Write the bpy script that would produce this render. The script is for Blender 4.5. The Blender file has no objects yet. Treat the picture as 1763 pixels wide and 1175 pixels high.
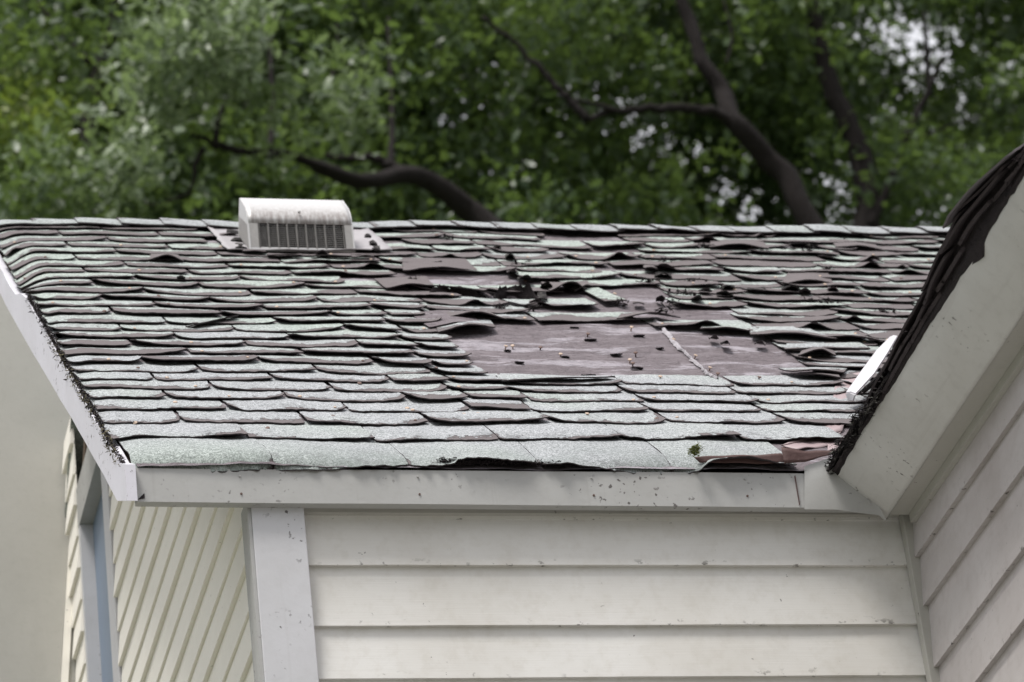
import bpy, math, random
import numpy as np
from mathutils import Matrix, Vector, noise as mn
random.seed(7); rng = np.random.default_rng(7)
SC = bpy.context.scene; COL = SC.collection
R = math.radians

# ---------------------------------------------------------------- camera
F_PX = 6600.0; PW, PH = 1763.0, 1175.0
AX = np.array([[0.9705513507940884, -0.21699353854384498, -0.10461299967965293],
               [0.01471353297225171, 0.4868569480408354, -0.8733577870792067],
               [0.24044456238257814, 0.8460993537253764, 0.47571240896792494]])   # world axes seen by the camera (x right, y down, z forward)
CAM = np.array([-1.2292910353125026, -7.40395704068874, -3.838910557469467])
cd = bpy.data.cameras.new('camera'); cam = bpy.data.objects.new('camera', cd); COL.objects.link(cam)
right, down, fwd = AX[0], AX[1], AX[2]
m = Matrix(((right[0], -down[0], -fwd[0], CAM[0]), (right[1], -down[1], -fwd[1], CAM[1]),
            (right[2], -down[2], -fwd[2], CAM[2]), (0, 0, 0, 1)))
cam.matrix_world = m
cd.sensor_width = 36; cd.lens = 36 * F_PX / PW
cd.clip_start = .1; cd.clip_end = 2000
cd.dof.use_dof = True; cd.dof.focus_distance = 8.9; cd.dof.aperture_fstop = 6.4
SC.camera = cam

# ---------------------------------------------------------------- light
SUN_EL, SUN_AZ = R(67), R(-131)      # high, to the left of and a little behind the camera
w = bpy.data.worlds.new('World'); SC.world = w; w.use_nodes = True
nt = w.node_tree; nt.nodes.clear()
sky = nt.nodes.new('ShaderNodeTexSky'); sky.sky_type = 'NISHITA'; sky.sun_disc = False
sky.sun_elevation = SUN_EL; sky.sun_rotation = SUN_AZ; sky.air_density = 1.0; sky.dust_density = 4.0; sky.ozone_density = 1.0
hs = nt.nodes.new('ShaderNodeHueSaturation'); hs.inputs['Saturation'].default_value = .35; hs.inputs['Value'].default_value = 1.0
bg = nt.nodes.new('ShaderNodeBackground'); bg.inputs['Strength'].default_value = .056
wo = nt.nodes.new('ShaderNodeOutputWorld')
nt.links.new(sky.outputs[0], hs.inputs['Color']); # a thin bright overcast veils most of the blue
tc = nt.nodes.new('ShaderNodeTexCoord'); cn = nt.nodes.new('ShaderNodeTexNoise'); cn.inputs['Scale'].default_value = 2.2; cn.inputs['Detail'].default_value = 5
cr_ = nt.nodes.new('ShaderNodeMapRange'); cr_.inputs[1].default_value = .35; cr_.inputs[2].default_value = .65; cr_.inputs[3].default_value = .45; cr_.inputs[4].default_value = .72
cm = nt.nodes.new('ShaderNodeMix'); cm.data_type = 'RGBA'
sx = nt.nodes.new('ShaderNodeSeparateXYZ'); nt.links.new(tc.outputs['Generated'], sx.inputs[0])
zr = nt.nodes.new('ShaderNodeMapRange'); zr.inputs[1].default_value = 0; zr.inputs[2].default_value = 1; zr.inputs[3].default_value = .28; zr.inputs[4].default_value = 1.0   # an overcast sky is about three times brighter overhead
nt.links.new(sx.outputs['Z'], zr.inputs[0])
vs = nt.nodes.new('ShaderNodeVectorMath'); vs.operation = 'SCALE'; vs.inputs[0].default_value = (14., 14.0, 14.6); nt.links.new(zr.outputs[0], vs.inputs['Scale'])
nt.links.new(vs.outputs[0], cm.inputs[7])
nt.links.new(tc.outputs['Generated'], cn.inputs['Vector']); nt.links.new(cn.outputs['Fac'], cr_.inputs[0]); nt.links.new(cr_.outputs[0], cm.inputs[0])
nt.links.new(hs.outputs[0], cm.inputs[6]); nt.links.new(cm.outputs[2], bg.inputs[0]); nt.links.new(bg.outputs[0], wo.inputs[0])
ld = bpy.data.lights.new('sun', 'SUN'); ld.energy = 1.5; ld.angle = R(16); ld.color = (1, .965, .92)
sun = bpy.data.objects.new('sun', ld); COL.objects.link(sun)
sdir = Vector((math.sin(SUN_AZ) * math.cos(SUN_EL), math.cos(SUN_AZ) * math.cos(SUN_EL), math.sin(SUN_EL)))
sun.rotation_euler = sdir.to_track_quat('Z', 'Y').to_euler()
SC.view_settings.view_transform = 'Standard'; SC.view_settings.look = 'None'
SC.view_settings.exposure = 1.28; SC.view_settings.gamma = 1; SC.view_settings.use_curve_mapping = False
SC.cycles.max_bounces = 6; SC.cycles.transparent_max_bounces = 4; SC.cycles.diffuse_bounces = 4

# ---------------------------------------------------------------- measuring helpers
TH = 0.7195455084686752
CT, ST = math.cos(TH), math.sin(TH)
UP = np.array([0, CT, ST]); NR = np.array([0, -ST, CT])
def hit(px, py, n, d):
    r = AX.T @ np.array([(px - 881.5) / F_PX, (py - 587.5) / F_PX, 1.0])
    n = np.array(n, float); return CAM + r * ((d - n @ CAM) / (n @ r))
def st(px, py, h=0.0):
    W = hit(px, py, NR, h); return W[0], float(W @ UP)
def sm(x, a, b):
    x = min(1, max(0, (x - a) / (b - a))); return x * x * (3 - 2 * x)
def n2(a, b=0., c=0.): return mn.noise(Vector((a, b, c)))
def tmap(s, t): return t * (0.972 + .0215 * s)          # the old ridge is not quite parallel to the eave
def sag(s, t):
    h = .010 * n2(s * 1.9 + 3, t * 1.4) + .004 * n2(s * 6, t * 5, 4)
    if t > 1.9: h -= .036 * sm(t, 1.95, 2.2) * sm(.055 - s, 0, .11) * (1 - sm(t, 2.55, 2.95))
    h -= .008 * sm(.02 - s, 0, .06)
    return h
def rp(s, t, h=0.0):
    """a point of the main roof: s along the eave, t up the slope, h above the deck"""
    tt = tmap(s, t); h = h + sag(s, t)
    return (s, tt * CT - h * ST, tt * ST + h * CT)

# ---------------------------------------------------------------- mesh helpers
def mk(name, V, Fc, mat, parent=None, smooth=False, attrs=None, mats=None, mi=None):
    me = bpy.data.meshes.new(name)
    me.from_pydata([tuple(v) for v in V], [], [tuple(f) for f in Fc]); me.update()
    for mm in (mats or [mat]): me.materials.append(mm)
    if mi is not None: me.polygons.foreach_set('material_index', mi)
    if smooth: me.polygons.foreach_set('use_smooth', [True] * len(me.polygons))
    for k, a in (attrs or {}).items():
        a = np.asarray(a, np.float32)
        if a.ndim == 1:
            at = me.attributes.new(k, 'FLOAT', 'POINT'); at.data.foreach_set('value', a)
        else:
            at = me.attributes.new(k, 'FLOAT_VECTOR', 'POINT'); at.data.foreach_set('vector', a.ravel())
    o = bpy.data.objects.new(name, me); COL.objects.link(o)
    if parent: o.parent = parent
    return o
def empty(name, loc=(0, 0, 0), **k):
    o = bpy.data.objects.new(name, None); COL.objects.link(o); o.location = loc
    o.empty_display_size = .1
    for a, b in k.items(): o[a] = b
    return o
class MB:
    def __init__(s): s.V = []; s.F = []
    def add(s, V, F):
        b = len(s.V); s.V += [tuple(v) for v in V]; s.F += [tuple(i + b for i in f) for f in F]
    def box(s, x0, x1, y0, y1, z0, z1):
        s.add([(x, y, z) for x in (x0, x1) for y in (y0, y1) for z in (z0, z1)],
              [(0, 1, 3, 2), (4, 6, 7, 5), (0, 4, 5, 1), (2, 3, 7, 6), (0, 2, 6, 4), (1, 5, 7, 3)])
    def prism(s, A, B):
        """two matching outlines joined by side faces"""
        n = len(A); s.add(list(A) + list(B), [tuple(range(n))[::-1], tuple(range(n, 2 * n))] +
                          [(i, (i + 1) % n, n + (i + 1) % n, n + i) for i in range(n)])
    def tube(s, pts, rad, n=8, cap=True, wob=0.):
        pts = [Vector(p) for p in pts]; b = len(s.V); prev = None
        for i, p in enumerate(pts):
            d = (pts[min(i + 1, len(pts) - 1)] - pts[max(i - 1, 0)]).normalized()
            if prev is None: a = d.orthogonal().normalized()
            else: a = (prev - d * prev.dot(d)).normalized()
            prev = a; c = d.cross(a)
            for k in range(n):
                an = 2 * math.pi * k / n
                r = rad[i] * (1 + wob * n2(p.x * 3 + math.cos(an) * 1.5, p.y * 3 + math.sin(an) * 1.5, p.z * 3))
                s.V.append(tuple(p + (a * math.cos(an) + c * math.sin(an)) * r))
        for i in range(len(pts) - 1):
            for k in range(n):
                s.F.append((b + i * n + k, b + i * n + (k + 1) % n, b + (i + 1) * n + (k + 1) % n, b + (i + 1) * n + k))
        if cap: s.F.append(tuple(range(b + n - 1, b - 1, -1))); s.F.append(tuple(range(b + (len(pts) - 1) * n, b + len(pts) * n)))
    def build(s, name, mat, parent=None, smooth=False, bevel=0): 
        o = mk(name, s.V, s.F, mat, parent, smooth)
        if bevel:
            b = o.modifiers.new('bevel', 'BEVEL'); b.width = bevel; b.segments = 2; b.limit_method = 'ANGLE'
        return o

# ---------------------------------------------------------------- materials
def newmat(name):
    ma = bpy.data.materials.new(name); ma.use_nodes = True; t = ma.node_tree; t.nodes.clear()
    return ma, t
class N:
    def __init__(s, t): s.t = t
    def __call__(s, kind, **k):
        n = s.t.nodes.new('ShaderNode' + kind)
        for a, b in k.items():
            if a.startswith('i_'): 
                key = a[2:]; key = int(key) if key.isdigit() else key.replace('_', ' ')
                s.inp(n, key, b)
            else: setattr(n, a, b)
        return n
    def inp(s, n, key, v):
        if hasattr(v, 'is_output') or isinstance(v, bpy.types.NodeSocket): s.t.links.new(v, n.inputs[key])
        else: n.inputs[key].default_value = v
    def noise(s, vec, scale, detail=4, rough=.55, dist=0.):
        return s('TexNoise', i_Vector=vec, i_Scale=scale, i_Detail=detail, i_Roughness=rough, i_Distortion=dist).outputs['Fac']
    def ramp(s, f, stops):
        n = s('ValToRGB'); s.inp(n, 'Fac', f); e = n.color_ramp.elements
        while len(e) < len(stops): e.new(.5)
        for i, (p, c) in enumerate(stops):
            e[i].position = p; e[i].color = (*c, 1) if not isinstance(c, (int, float)) else (c, c, c, 1)
        return n.outputs['Color']
    def mix(s, f, a, b, mode='MIX'):
        n = s('Mix', data_type='RGBA', blend_type=mode)
        s.inp(n, 0, f)
        for k, v in ((6, a), (7, b)):
            if isinstance(v, tuple): v = (*v, 1)
            s.inp(n, k, v)
        return n.outputs[2]
    def math(s, op, a, b=0., c=0.):
        n = s('Math', operation=op); s.inp(n, 0, a); s.inp(n, 1, b)
        if op in ('MULTIPLY_ADD', 'SMOOTH_MIN'): s.inp(n, 2, c)
        return n.outputs[0]
    def mr(s, v, a, b, c=0., d=1.):
        n = s('MapRange'); n.clamp = True; s.inp(n, 0, v)
        for i, x in enumerate((a, b, c, d)): n.inputs[i + 1].default_value = x
        return n.outputs[0]
    def mapv(s, vec, scale=(1, 1, 1), rot=(0, 0, 0)):
        n = s('Mapping'); s.inp(n, 0, vec); n.inputs['Scale'].default_value = scale; n.inputs['Rotation'].default_value = rot
        return n.outputs[0]
    def pos(s): return s('NewGeometry').outputs['Position']
    def att(s, name): return s('Attribute', attribute_name=name)
    def out(s, col, rough=.8, bump=None, bs=.3, bd=.01, metal=0., spec=.3, **k):
        p = s('BsdfPrincipled'); s.inp(p, 'Base Color', (*col, 1) if isinstance(col, tuple) else col)
        s.inp(p, 'Roughness', rough); s.inp(p, 'Metallic', metal); s.inp(p, 'Specular IOR Level', spec)
        if bump is not None:
            b = s('Bump'); b.inputs['Strength'].default_value = bs; b.inputs['Distance'].default_value = bd
            s.inp(b, 'Height', bump); s.t.links.new(b.outputs[0], p.inputs['Normal'])
        o = s('OutputMaterial'); s.t.links.new(p.outputs[0], o.inputs[0]); return p

def shingle_mat():
    ma, t = newmat('granule_shingle'); n = N(t)
    uv = n.att('suv').outputs['Vector']
    wear = n.att('wear').outputs['Fac']; side = n.att('side').outputs['Fac']
    ob = n('ObjectInfo').outputs['Random']
    # granules
    g1 = n.noise(uv, 260, 2, .7); g2 = n.noise(uv, 95, 3, .7)
    big = n.noise(uv, 2.1, 3, .5); mid = n.noise(uv, 11, 4, .6)
    mint = n.mix(mid, (.262, .305, .275), (.385, .425, .395))
    gray = n.mix(mid, (.245, .258, .265), (.385, .395, .41))
    sep = n('SeparateXYZ', i_0=uv)
    hi = n.math('ADD', n.mr(sep.outputs['Y'], .8, 2.2), n.mr(big, .3, .7, -.5, .5))
    hi = n.math('ADD', hi, n.mr(ob, 0, 1, -.25, .25))
    hi = n.math('MAXIMUM', hi, n.math('MULTIPLY', n.mr(sep.outputs['Y'], .30, .02, 0, .7), n.mr(sep.outputs['X'], .55, .2)))
    hi = n.math('MINIMUM', n.math('MAXIMUM', hi, 0.), 1.)
    base = n.mix(hi, gray, mint)
    sp = n.ramp(g1, [(.36, .35), (.5, 1.), (.62, 1.6)])
    base = n.mix(.75, base, sp, 'MULTIPLY')
    sp2 = n.ramp(g2, [(.34, .55), (.52, 1.), (.66, 1.35)])
    base = n.mix(.8, base, sp2, 'MULTIPLY')
    base = n.mix(n.math('MULTIPLY', n.mr(sep.outputs['Y'], .26, .0), n.mr(n.noise(uv, 3.1, 4, .6), .38, .66, .1, .62)), base, (.135, .165, .145))
    # algae / soot blotches
    bl = n.noise(uv, 5.2, 5, .65)
    base = n.mix(n.mr(bl, .62, .8, 0, .45), base, (.12, .13, .125))
    # bare asphalt where the granules are gone
    mz = n.noise(n.mapv(uv, (6, 22, 6)), 4, 5, .65)
    mauve = n.mix(mz, (.088, .076, .077), (.148, .130, .130))
    mauve = n.mix(n.mr(n.noise(uv, 420, 2), .45, .62, 0, .28), mauve, (.25, .22, .23))
    jag = n.noise(uv, 38, 6, .75)
    e = n.math('ADD', wear, n.math('ADD', n.mr(jag, .25, .75, -.26, .26), n.mr(n.noise(uv, 13, 3, .6), .25, .75, -.2, .2)))
    spot = n.noise(uv, 60, 5, .8)
    e = n.math('MAXIMUM', e, n.mr(spot, .70, .80, -.2, .12))
    dk = n.noise(uv, 17, 5, .7)
    base = n.mix(n.math('MULTIPLY', n.mr(dk, .52, .72), n.mr(wear, -.75, -.05)), base, (.13, .13, .135))
    col = n.mix(n.mr(e, -.008, .008), base, mauve)
    rim = n.math('MULTIPLY', n.mr(e, -.03, -.004), n.mr(e, .035, .006))
    col = n.mix(n.math('MULTIPLY', rim, .9), col, (.02, .017, .018))
    col = n.mix(side, col, (.050, .041, .044))
    h = n.math('ADD', n.math('MULTIPLY', g1, n.mr(e, -.01, .01, 1., .15)), n.mr(e, -.01, .01, .6, 0))
    n.out(col, .93, h, .55, .0022, spec=.22)
    return ma
def felt_mat():
    ma, t = newmat('weathered_felt'); n = N(t)
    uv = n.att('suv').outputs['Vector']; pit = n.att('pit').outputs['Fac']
    a = n.noise(n.mapv(uv, (1.0, 3.2, 1)), 3.0, 6, .62, .4)
    b = n.noise(n.mapv(uv, (3, 12, 3)), 9, 6, .75)
    base = n.mix(b, (.105, .089, .096), (.20, .170, .182))
    pal = n.math('ADD', a, n.mr(b, .2, .8, -.09, .09))
    base = n.mix(n.mr(pal, .53, .58, 0, .8), base, (.36, .335, .365))
    sp = n.noise(uv, 240, 3, .7)
    base = n.mix(n.mr(sp, .56, .68, 0, .45), base, (.36, .34, .36))
    base = n.mix(n.mr(n.noise(n.mapv(uv, (1, 8, 1)), 24, 4, .7), .56, .7, 0, .5), base, (.05, .04, .045))
    base = n.mix(pit, base, n.mix(b, (.008, .007, .008), (.035, .03, .032)))  # hole shade put into the colour; torn undersides turn black too
    sp3 = n('SeparateXYZ', i_0=uv)
    yy_ = n.math('ADD', sp3.outputs['Y'], n.mr(n.noise(uv, 6, 3), .2, .8, -.012, .012))
    band = n.math('FRACT', n.math('DIVIDE', yy_, .0965))
    base = n.mix(n.math('MULTIPLY', n.mr(band, .10, .0), n.mr(n.noise(uv, 5, 4), .42, .6, 0, .55)), base, (.055, .045, .05))
    base = n.mix(n.math('MULTIPLY', n.mr(band, .35, .95, 0, .5), n.mr(n.noise(n.mapv(uv, (1, 2, 1)), 7, 5, .7), .45, .65)), base, (.27, .24, .26))
    st_ = n.noise(n.mapv(uv, (8, 1.5, 1)), 2, 4, .6)
    base = n.mix(n.mr(st_, .55, .75, 0, .4), base, (.075, .062, .068))
    wrk = n.noise(n.mapv(uv, (2.2, 9, 1)), 7, 3, .5, 1.2)
    rid = n.math('ABSOLUTE', n.math('SUBTRACT', wrk, .5))
    base = n.mix(n.mr(rid, .012, .0, 0, .35), base, (.05, .042, .046))
    n.out(base, .9, n.math('ADD', n.math('ADD', b, n.math('MULTIPLY', sp, .25)), n.mr(rid, 0, .05, 1.6, 0)), .6, .005, spec=.25)
    return ma
def plain(name, ca, cb, scale=8, rough=.85, bs=.3, bd=.004, detail=5, spec=.3, stretch=(1, 1, 1), metal=0., bscale=None):
    ma, t = newmat(name); n = N(t); p = n.mapv(n.pos(), stretch)
    f = n.noise(p, scale, detail, .6)
    col = n.mix(f, ca, cb)
    n.out(col, rough, n.noise(p, bscale or scale * 4, 4, .6), bs, bd, metal, spec)
    return ma
def paint_mat(name, base, dirt=(.28, .26, .22), amount=.5, streak=True, rough=.55, mildew=.65, grain=(1, 1, 1), sv=(55, 55, 1.6)):
    ma, t = newmat(name); n = N(t); P = n.pos()
    big = n.noise(P, 3.2, 4, .6); fine = n.noise(P, 38, 6, .7)
    col = n.mix(n.mr(big, .35, .7, 0, amount * .5), base, dirt)
    col = n.mix(n.mr(fine, .5, .75, 0, amount * .35), col, dirt)
    if streak:
        s = n.noise(n.mapv(P, sv), 1, 3, .6)
        col = n.mix(n.mr(s, .60, .75, 0, amount * .4), col, dirt)
    sp = n.noise(P, 70, 2, .5); cl = n.noise(P, 5, 3, .5)
    mk_ = n.math('MULTIPLY', n.mr(sp, mildew, mildew + .05), n.mr(cl, .5, .62))
    col = n.mix(n.math('MULTIPLY', mk_, .85), col, (.05, .04, .035))
    gr = n.noise(n.mapv(P, grain), 30, 5, .65)
    lump = n.noise(P, 26, 5, .6, .6)
    n.out(col, rough, n.math('ADD', n.math('MULTIPLY', gr, .5), lump), .22, .003, spec=.35)
    return ma
def clap_mat(name, base, under, amount=.5, mil=.60):
    """painted clapboard: 'bv' runs from the butt edge (0) up the board (1); grime gathers under the lap above and in mildew spots along the butt"""
    ma, t = newmat(name); n = N(t); P = n.pos(); v = n.att('bv').outputs['Fac']
    big = n.noise(P, 2.6, 4, .6); fine = n.noise(P, 30, 6, .7)
    col = n.mix(n.mr(big, .35, .75, 0, amount * .6), base, under)
    col = n.mix(n.mr(fine, .48, .75, 0, amount * .4), col, under)
    grain = n.noise(n.mapv(P, (1.2, 1.2, 60)), 6, 4, .6)
    col = n.mix(n.mr(grain, .55, .75, 0, .14), col, under)
    sp = n.noise(n.mapv(P, (1, 1, 1.4)), 42, 3, .6)
    near = n.mr(v, .16, .0)
    spots = n.math('MULTIPLY', n.math('MULTIPLY', n.mr(sp, mil, mil + .06), near), n.mr(n.noise(P, 7, 2), .45, .55))
    rare = n.math('MULTIPLY', n.mr(n.noise(P, 85, 2, .5), .73, .77), n.mr(n.noise(P, 6, 2), .52, .6))
    col = n.mix(n.math('MULTIPLY', n.math('MAXIMUM', spots, rare), .85), col, (.045, .038, .03))
    n.out(col, .6, n.math('ADD', grain, fine), .15, .002, spec=.3)
    return ma

M_SH = shingle_mat(); M_FELT = felt_mat()
M_DECK = plain('roof_boards', (.10, .075, .055), (.16, .12, .09), 14)
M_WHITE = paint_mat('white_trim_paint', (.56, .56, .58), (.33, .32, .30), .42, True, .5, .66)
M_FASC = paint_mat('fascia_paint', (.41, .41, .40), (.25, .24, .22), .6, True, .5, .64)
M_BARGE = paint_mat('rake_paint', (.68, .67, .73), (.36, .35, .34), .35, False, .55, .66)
M_WFAS = paint_mat('wing_fascia_paint', (.58, .575, .555), (.30, .285, .26), .62, True, .55, .64, (4, 1, 6), (34, 1.6, 30))
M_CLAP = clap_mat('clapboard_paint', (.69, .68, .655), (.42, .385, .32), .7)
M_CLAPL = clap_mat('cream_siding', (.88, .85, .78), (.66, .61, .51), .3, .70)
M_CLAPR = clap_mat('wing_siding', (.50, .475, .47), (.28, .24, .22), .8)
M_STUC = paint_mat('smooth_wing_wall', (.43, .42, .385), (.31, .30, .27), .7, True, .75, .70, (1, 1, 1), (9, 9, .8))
M_METAL, _t = newmat('vent_aluminium')
n = N(_t); P = n.pos(); dv = n.att('dirt').outputs['Fac']
stv = n.noise(n.mapv(P, (90, 90, 2.2)), 1, 5, .7)
c_ = n.mix(n.mr(n.math('MULTIPLY', n.mr(stv, .3, .62), dv), .0, .85), (.54, .535, .53), (.27, .245, .235))
n.out(c_, .42, stv, .06, .001, spec=.5, metal=.15)
M_METL = plain('vent_louvre', (.40, .39, .38), (.28, .27, .26), 40, .5)
M_BLACK = plain('tar_and_gap_black', (.012, .010, .011), (.045, .036, .038), 60, .85, .8, .006, spec=.2)  # black tar, also the shade painted in gaps and holes
M_RIB = plain('vent_rib', (.10, .095, .09), (.22, .21, .20), 40, .6)
M_DARK = plain('vent_inside', (.02, .019, .018), (.04, .036, .034), 30, .9)  # near black, stands for the unlit inside of the vent
M_CRUST, _t = newmat('worn_shingle_edge'); n = N(_t); P = n.pos()
cr = n.noise(n.mapv(P, (1, .35, 1.6)), 75, 6, .75)
n.out(n.ramp(cr, [(.42, (.010, .009, .010)), (.55, (.035, .030, .030)), (.63, (.15, .15, .135)), (.72, (.30, .31, .28))]), .95, cr, .9, .006, spec=.15)
M_PINK = plain('faded_pink_metal', (.27, .205, .21), (.38, .30, .305), 7, .5, .15, .003)
M_TIN = plain('white_tin', (.62, .60, .63), (.46, .45, .47), 12, .4, .25, .003, spec=.5)
M_RUST = plain('rusty_drip_edge', (.060, .030, .028), (.13, .08, .075), 22, .7, .5, .003)
M_NAIL = plain('nail_head', (.42, .30, .22), (.52, .42, .34), 90, .6)
M_NAILD = plain('rusted_nail_head', (.10, .06, .05), (.20, .14, .12), 90, .8)
M_PANE = plain('blue_panel', (.17, .23, .32), (.20, .26, .35), 3, .35, .05, .002, spec=.5)
M_GRASS = plain('lawn', (.045, .06, .028), (.08, .095, .05), 1.2, .95)
M_BARK, _t = newmat('bark'); n = N(_t); P = n.pos()
bk = n.noise(n.mapv(P, (9, 9, 2.5)), 2.4, 6, .7)
n.out(n.mix(bk, (.008, .007, .007), (.036, .030, .029)), .95, bk, 1., .03, spec=.15)
def leaf_mat():
    ma, t = newmat('oak_leaf'); n = N(t)
    tint = n.att('tint').outputs['Fac']; pale = n.att('pale').outputs['Fac']
    c = n.ramp(tint, [(0., (.042, .074, .038)), (.45, (.092, .140, .068)), (.8, (.140, .200, .070)), (1., (.21, .25, .05))])
    c = n.mix(pale, c, (.60, .68, .52))  # pale tint paints highlights into the leaf colour
    p = n('BsdfPrincipled'); n.inp(p, 'Base Color', c); p.inputs['Roughness'].default_value = .36; p.inputs['Specular IOR Level'].default_value = .5
    tr = n('BsdfTranslucent'); n.inp(tr, 'Color', n.mix(.5, c, (.20, .30, .03)))
    mx = n('MixShader'); mx.inputs[0].default_value = .42
    t.links.new(p.outputs[0], mx.inputs[1]); t.links.new(tr.outputs[0], mx.inputs[2])
    o = n('OutputMaterial'); t.links.new(mx.outputs[0], o.inputs[0]); return ma
M_LEAF = leaf_mat()
M_MOSS = plain('moss_green', (.07, .09, .02), (.16, .17, .04), 60, .95, .8, .01)
M_LITTER = plain('dry_litter', (.045, .038, .022), (.19, .17, .11), 55, .95)

# ---------------------------------------------------------------- ground
GZ = -5.45
gs = []; S_ = 900; NG = 24
V = [((i / NG - .5) * S_, (j / NG - .5) * S_, GZ) for i in range(NG + 1) for j in range(NG + 1)]
Fg = [(i * (NG + 1) + j, (i + 1) * (NG + 1) + j, (i + 1) * (NG + 1) + j + 1, i * (NG + 1) + j + 1) for i in range(NG) for j in range(NG)]
mk('ground', V, Fg, M_GRASS)['kind'] = 'structure'

V = [(-9, -16, GZ + .004), (14, -16, GZ + .004), (14, -.4, GZ + .004), (-9, -.4, GZ + .004)]  # added pale slab out of view, bouncing neutral light up the walls
M_CONC = plain('bounce_concrete', (.22, .215, .20), (.28, .275, .26), 3, .9)
mk('bounce_slab', V, [(0, 1, 2, 3)], M_CONC)['kind'] = 'structure'

# ---------------------------------------------------------------- the house
house = empty('house', (0, 0, GZ), label='white clapboard house with a curling green shingle roof and a torn bare patch', category='house')
def part(o):            # parts are modelled in world coordinates; the empty stands on the ground
    o.location.z -= GZ; return o
def sub(name, kind_mb_or_obj): pass

RIDGE_T = 3.03
RX0, RX1 = 0.0, 4.6
VAL = 1.64                       # inside corner where the two eaves meet
# deck (boards under everything), a closed slab with the back slope
RY, RZ = RIDGE_T * CT, RIDGE_T * ST
roof_root = None
mb = MB()
s1 = 4.6
A = [(-.012, .012, -.020), (-.012, RY - .01, RZ - .13), (-.012, RY - .01, RZ - .17), (-.012, .02, -.045)]
mb.prism(A, [(s1, y, z) for _, y, z in A])
A = [(.29, RY, RZ - .13), (.29, 2 * RY - .03, -.020), (.29, 2 * RY - .03, -.05), (.29, RY, RZ - .17)]
mb.prism(A, [(s1, y, z) for _, y, z in A])
roof = part(mb.build('roof', M_DECK, house))

def rsub(o): return o            # sub-parts of the roof: roof already carries the offset

# underlayment sheet with pits where the deck has rotted through
def pit_depth(s, t):
    d = 0
    for cs, ct, rs, rt, dep in ((1.135, 1.925, .085, .040, .030), (1.315, 1.93, .070, .060, .045)):
        q = math.hypot((s - cs) / rs, (t - ct) / rt) + .35 * n2(s * 22, t * 22, 9) + .2 * n2(s * 60, t * 60, 2)
        d = max(d, dep * (1 - sm(q, .75, 1.05)))
    return d
NS, NT = 260, 200
V = []; sv = []; pt = []
for i in range(NS + 1):
    for j in range(NT + 1):
        s = -.005 + i / NS * 4.2; t = -.01 + j / NT * (RIDGE_T + .01)
        d = pit_depth(s, t)
        bump = .0035 * n2(s * 9, t * 16, 1) + .002 * n2(s * 30, t * 30, 6)
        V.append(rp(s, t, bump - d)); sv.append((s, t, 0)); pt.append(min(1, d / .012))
Fu = [(i * (NT + 1) + j, (i + 1) * (NT + 1) + j, (i + 1) * (NT + 1) + j + 1, i * (NT + 1) + j + 1) for i in range(NS) for j in range(NT)]
mk('underlayment', V, Fu, M_FELT, roof, True, dict(suv=sv, pit=pt))

# heaps of small fragments
def chips(name, pts, mat, n_, size, parent, spread, kind='stuff', flat=.4):
    V = []; F = []
    for _ in range(n_):
        p = Vector(random.choice(pts)); 
        i = random.randrange(len(pts) - 1); f = random.random(); p = Vector(pts[i]).lerp(Vector(pts[i + 1]), f)
        p += Vector((random.gauss(0, spread[0]), random.gauss(0, spread[1]), random.gauss(0, spread[2])))
        d = Vector((random.gauss(0, 1), random.gauss(0, 1), random.gauss(0, flat))).normalized(); e = d.orthogonal().normalized()
        L = size * random.uniform(.4, 1.6); w_ = L * random.uniform(.15, .5); k = d.cross(e) * w_ * .5
        b = len(V); V += [tuple(p - d * L), tuple(p + e * w_), tuple(p + d * L), tuple(p - e * w_), tuple(p + k), tuple(p - k)]
        F += [(b, b + 1, b + 4), (b + 1, b + 2, b + 4), (b + 2, b + 3, b + 4), (b + 3, b, b + 4), (b + 1, b, b + 5), (b + 2, b + 1, b + 5), (b + 3, b + 2, b + 5), (b, b + 3, b + 5)]
    o = mk(name, V, F, mat, parent); 
    if kind: o['kind'] = kind
    return o
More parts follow.
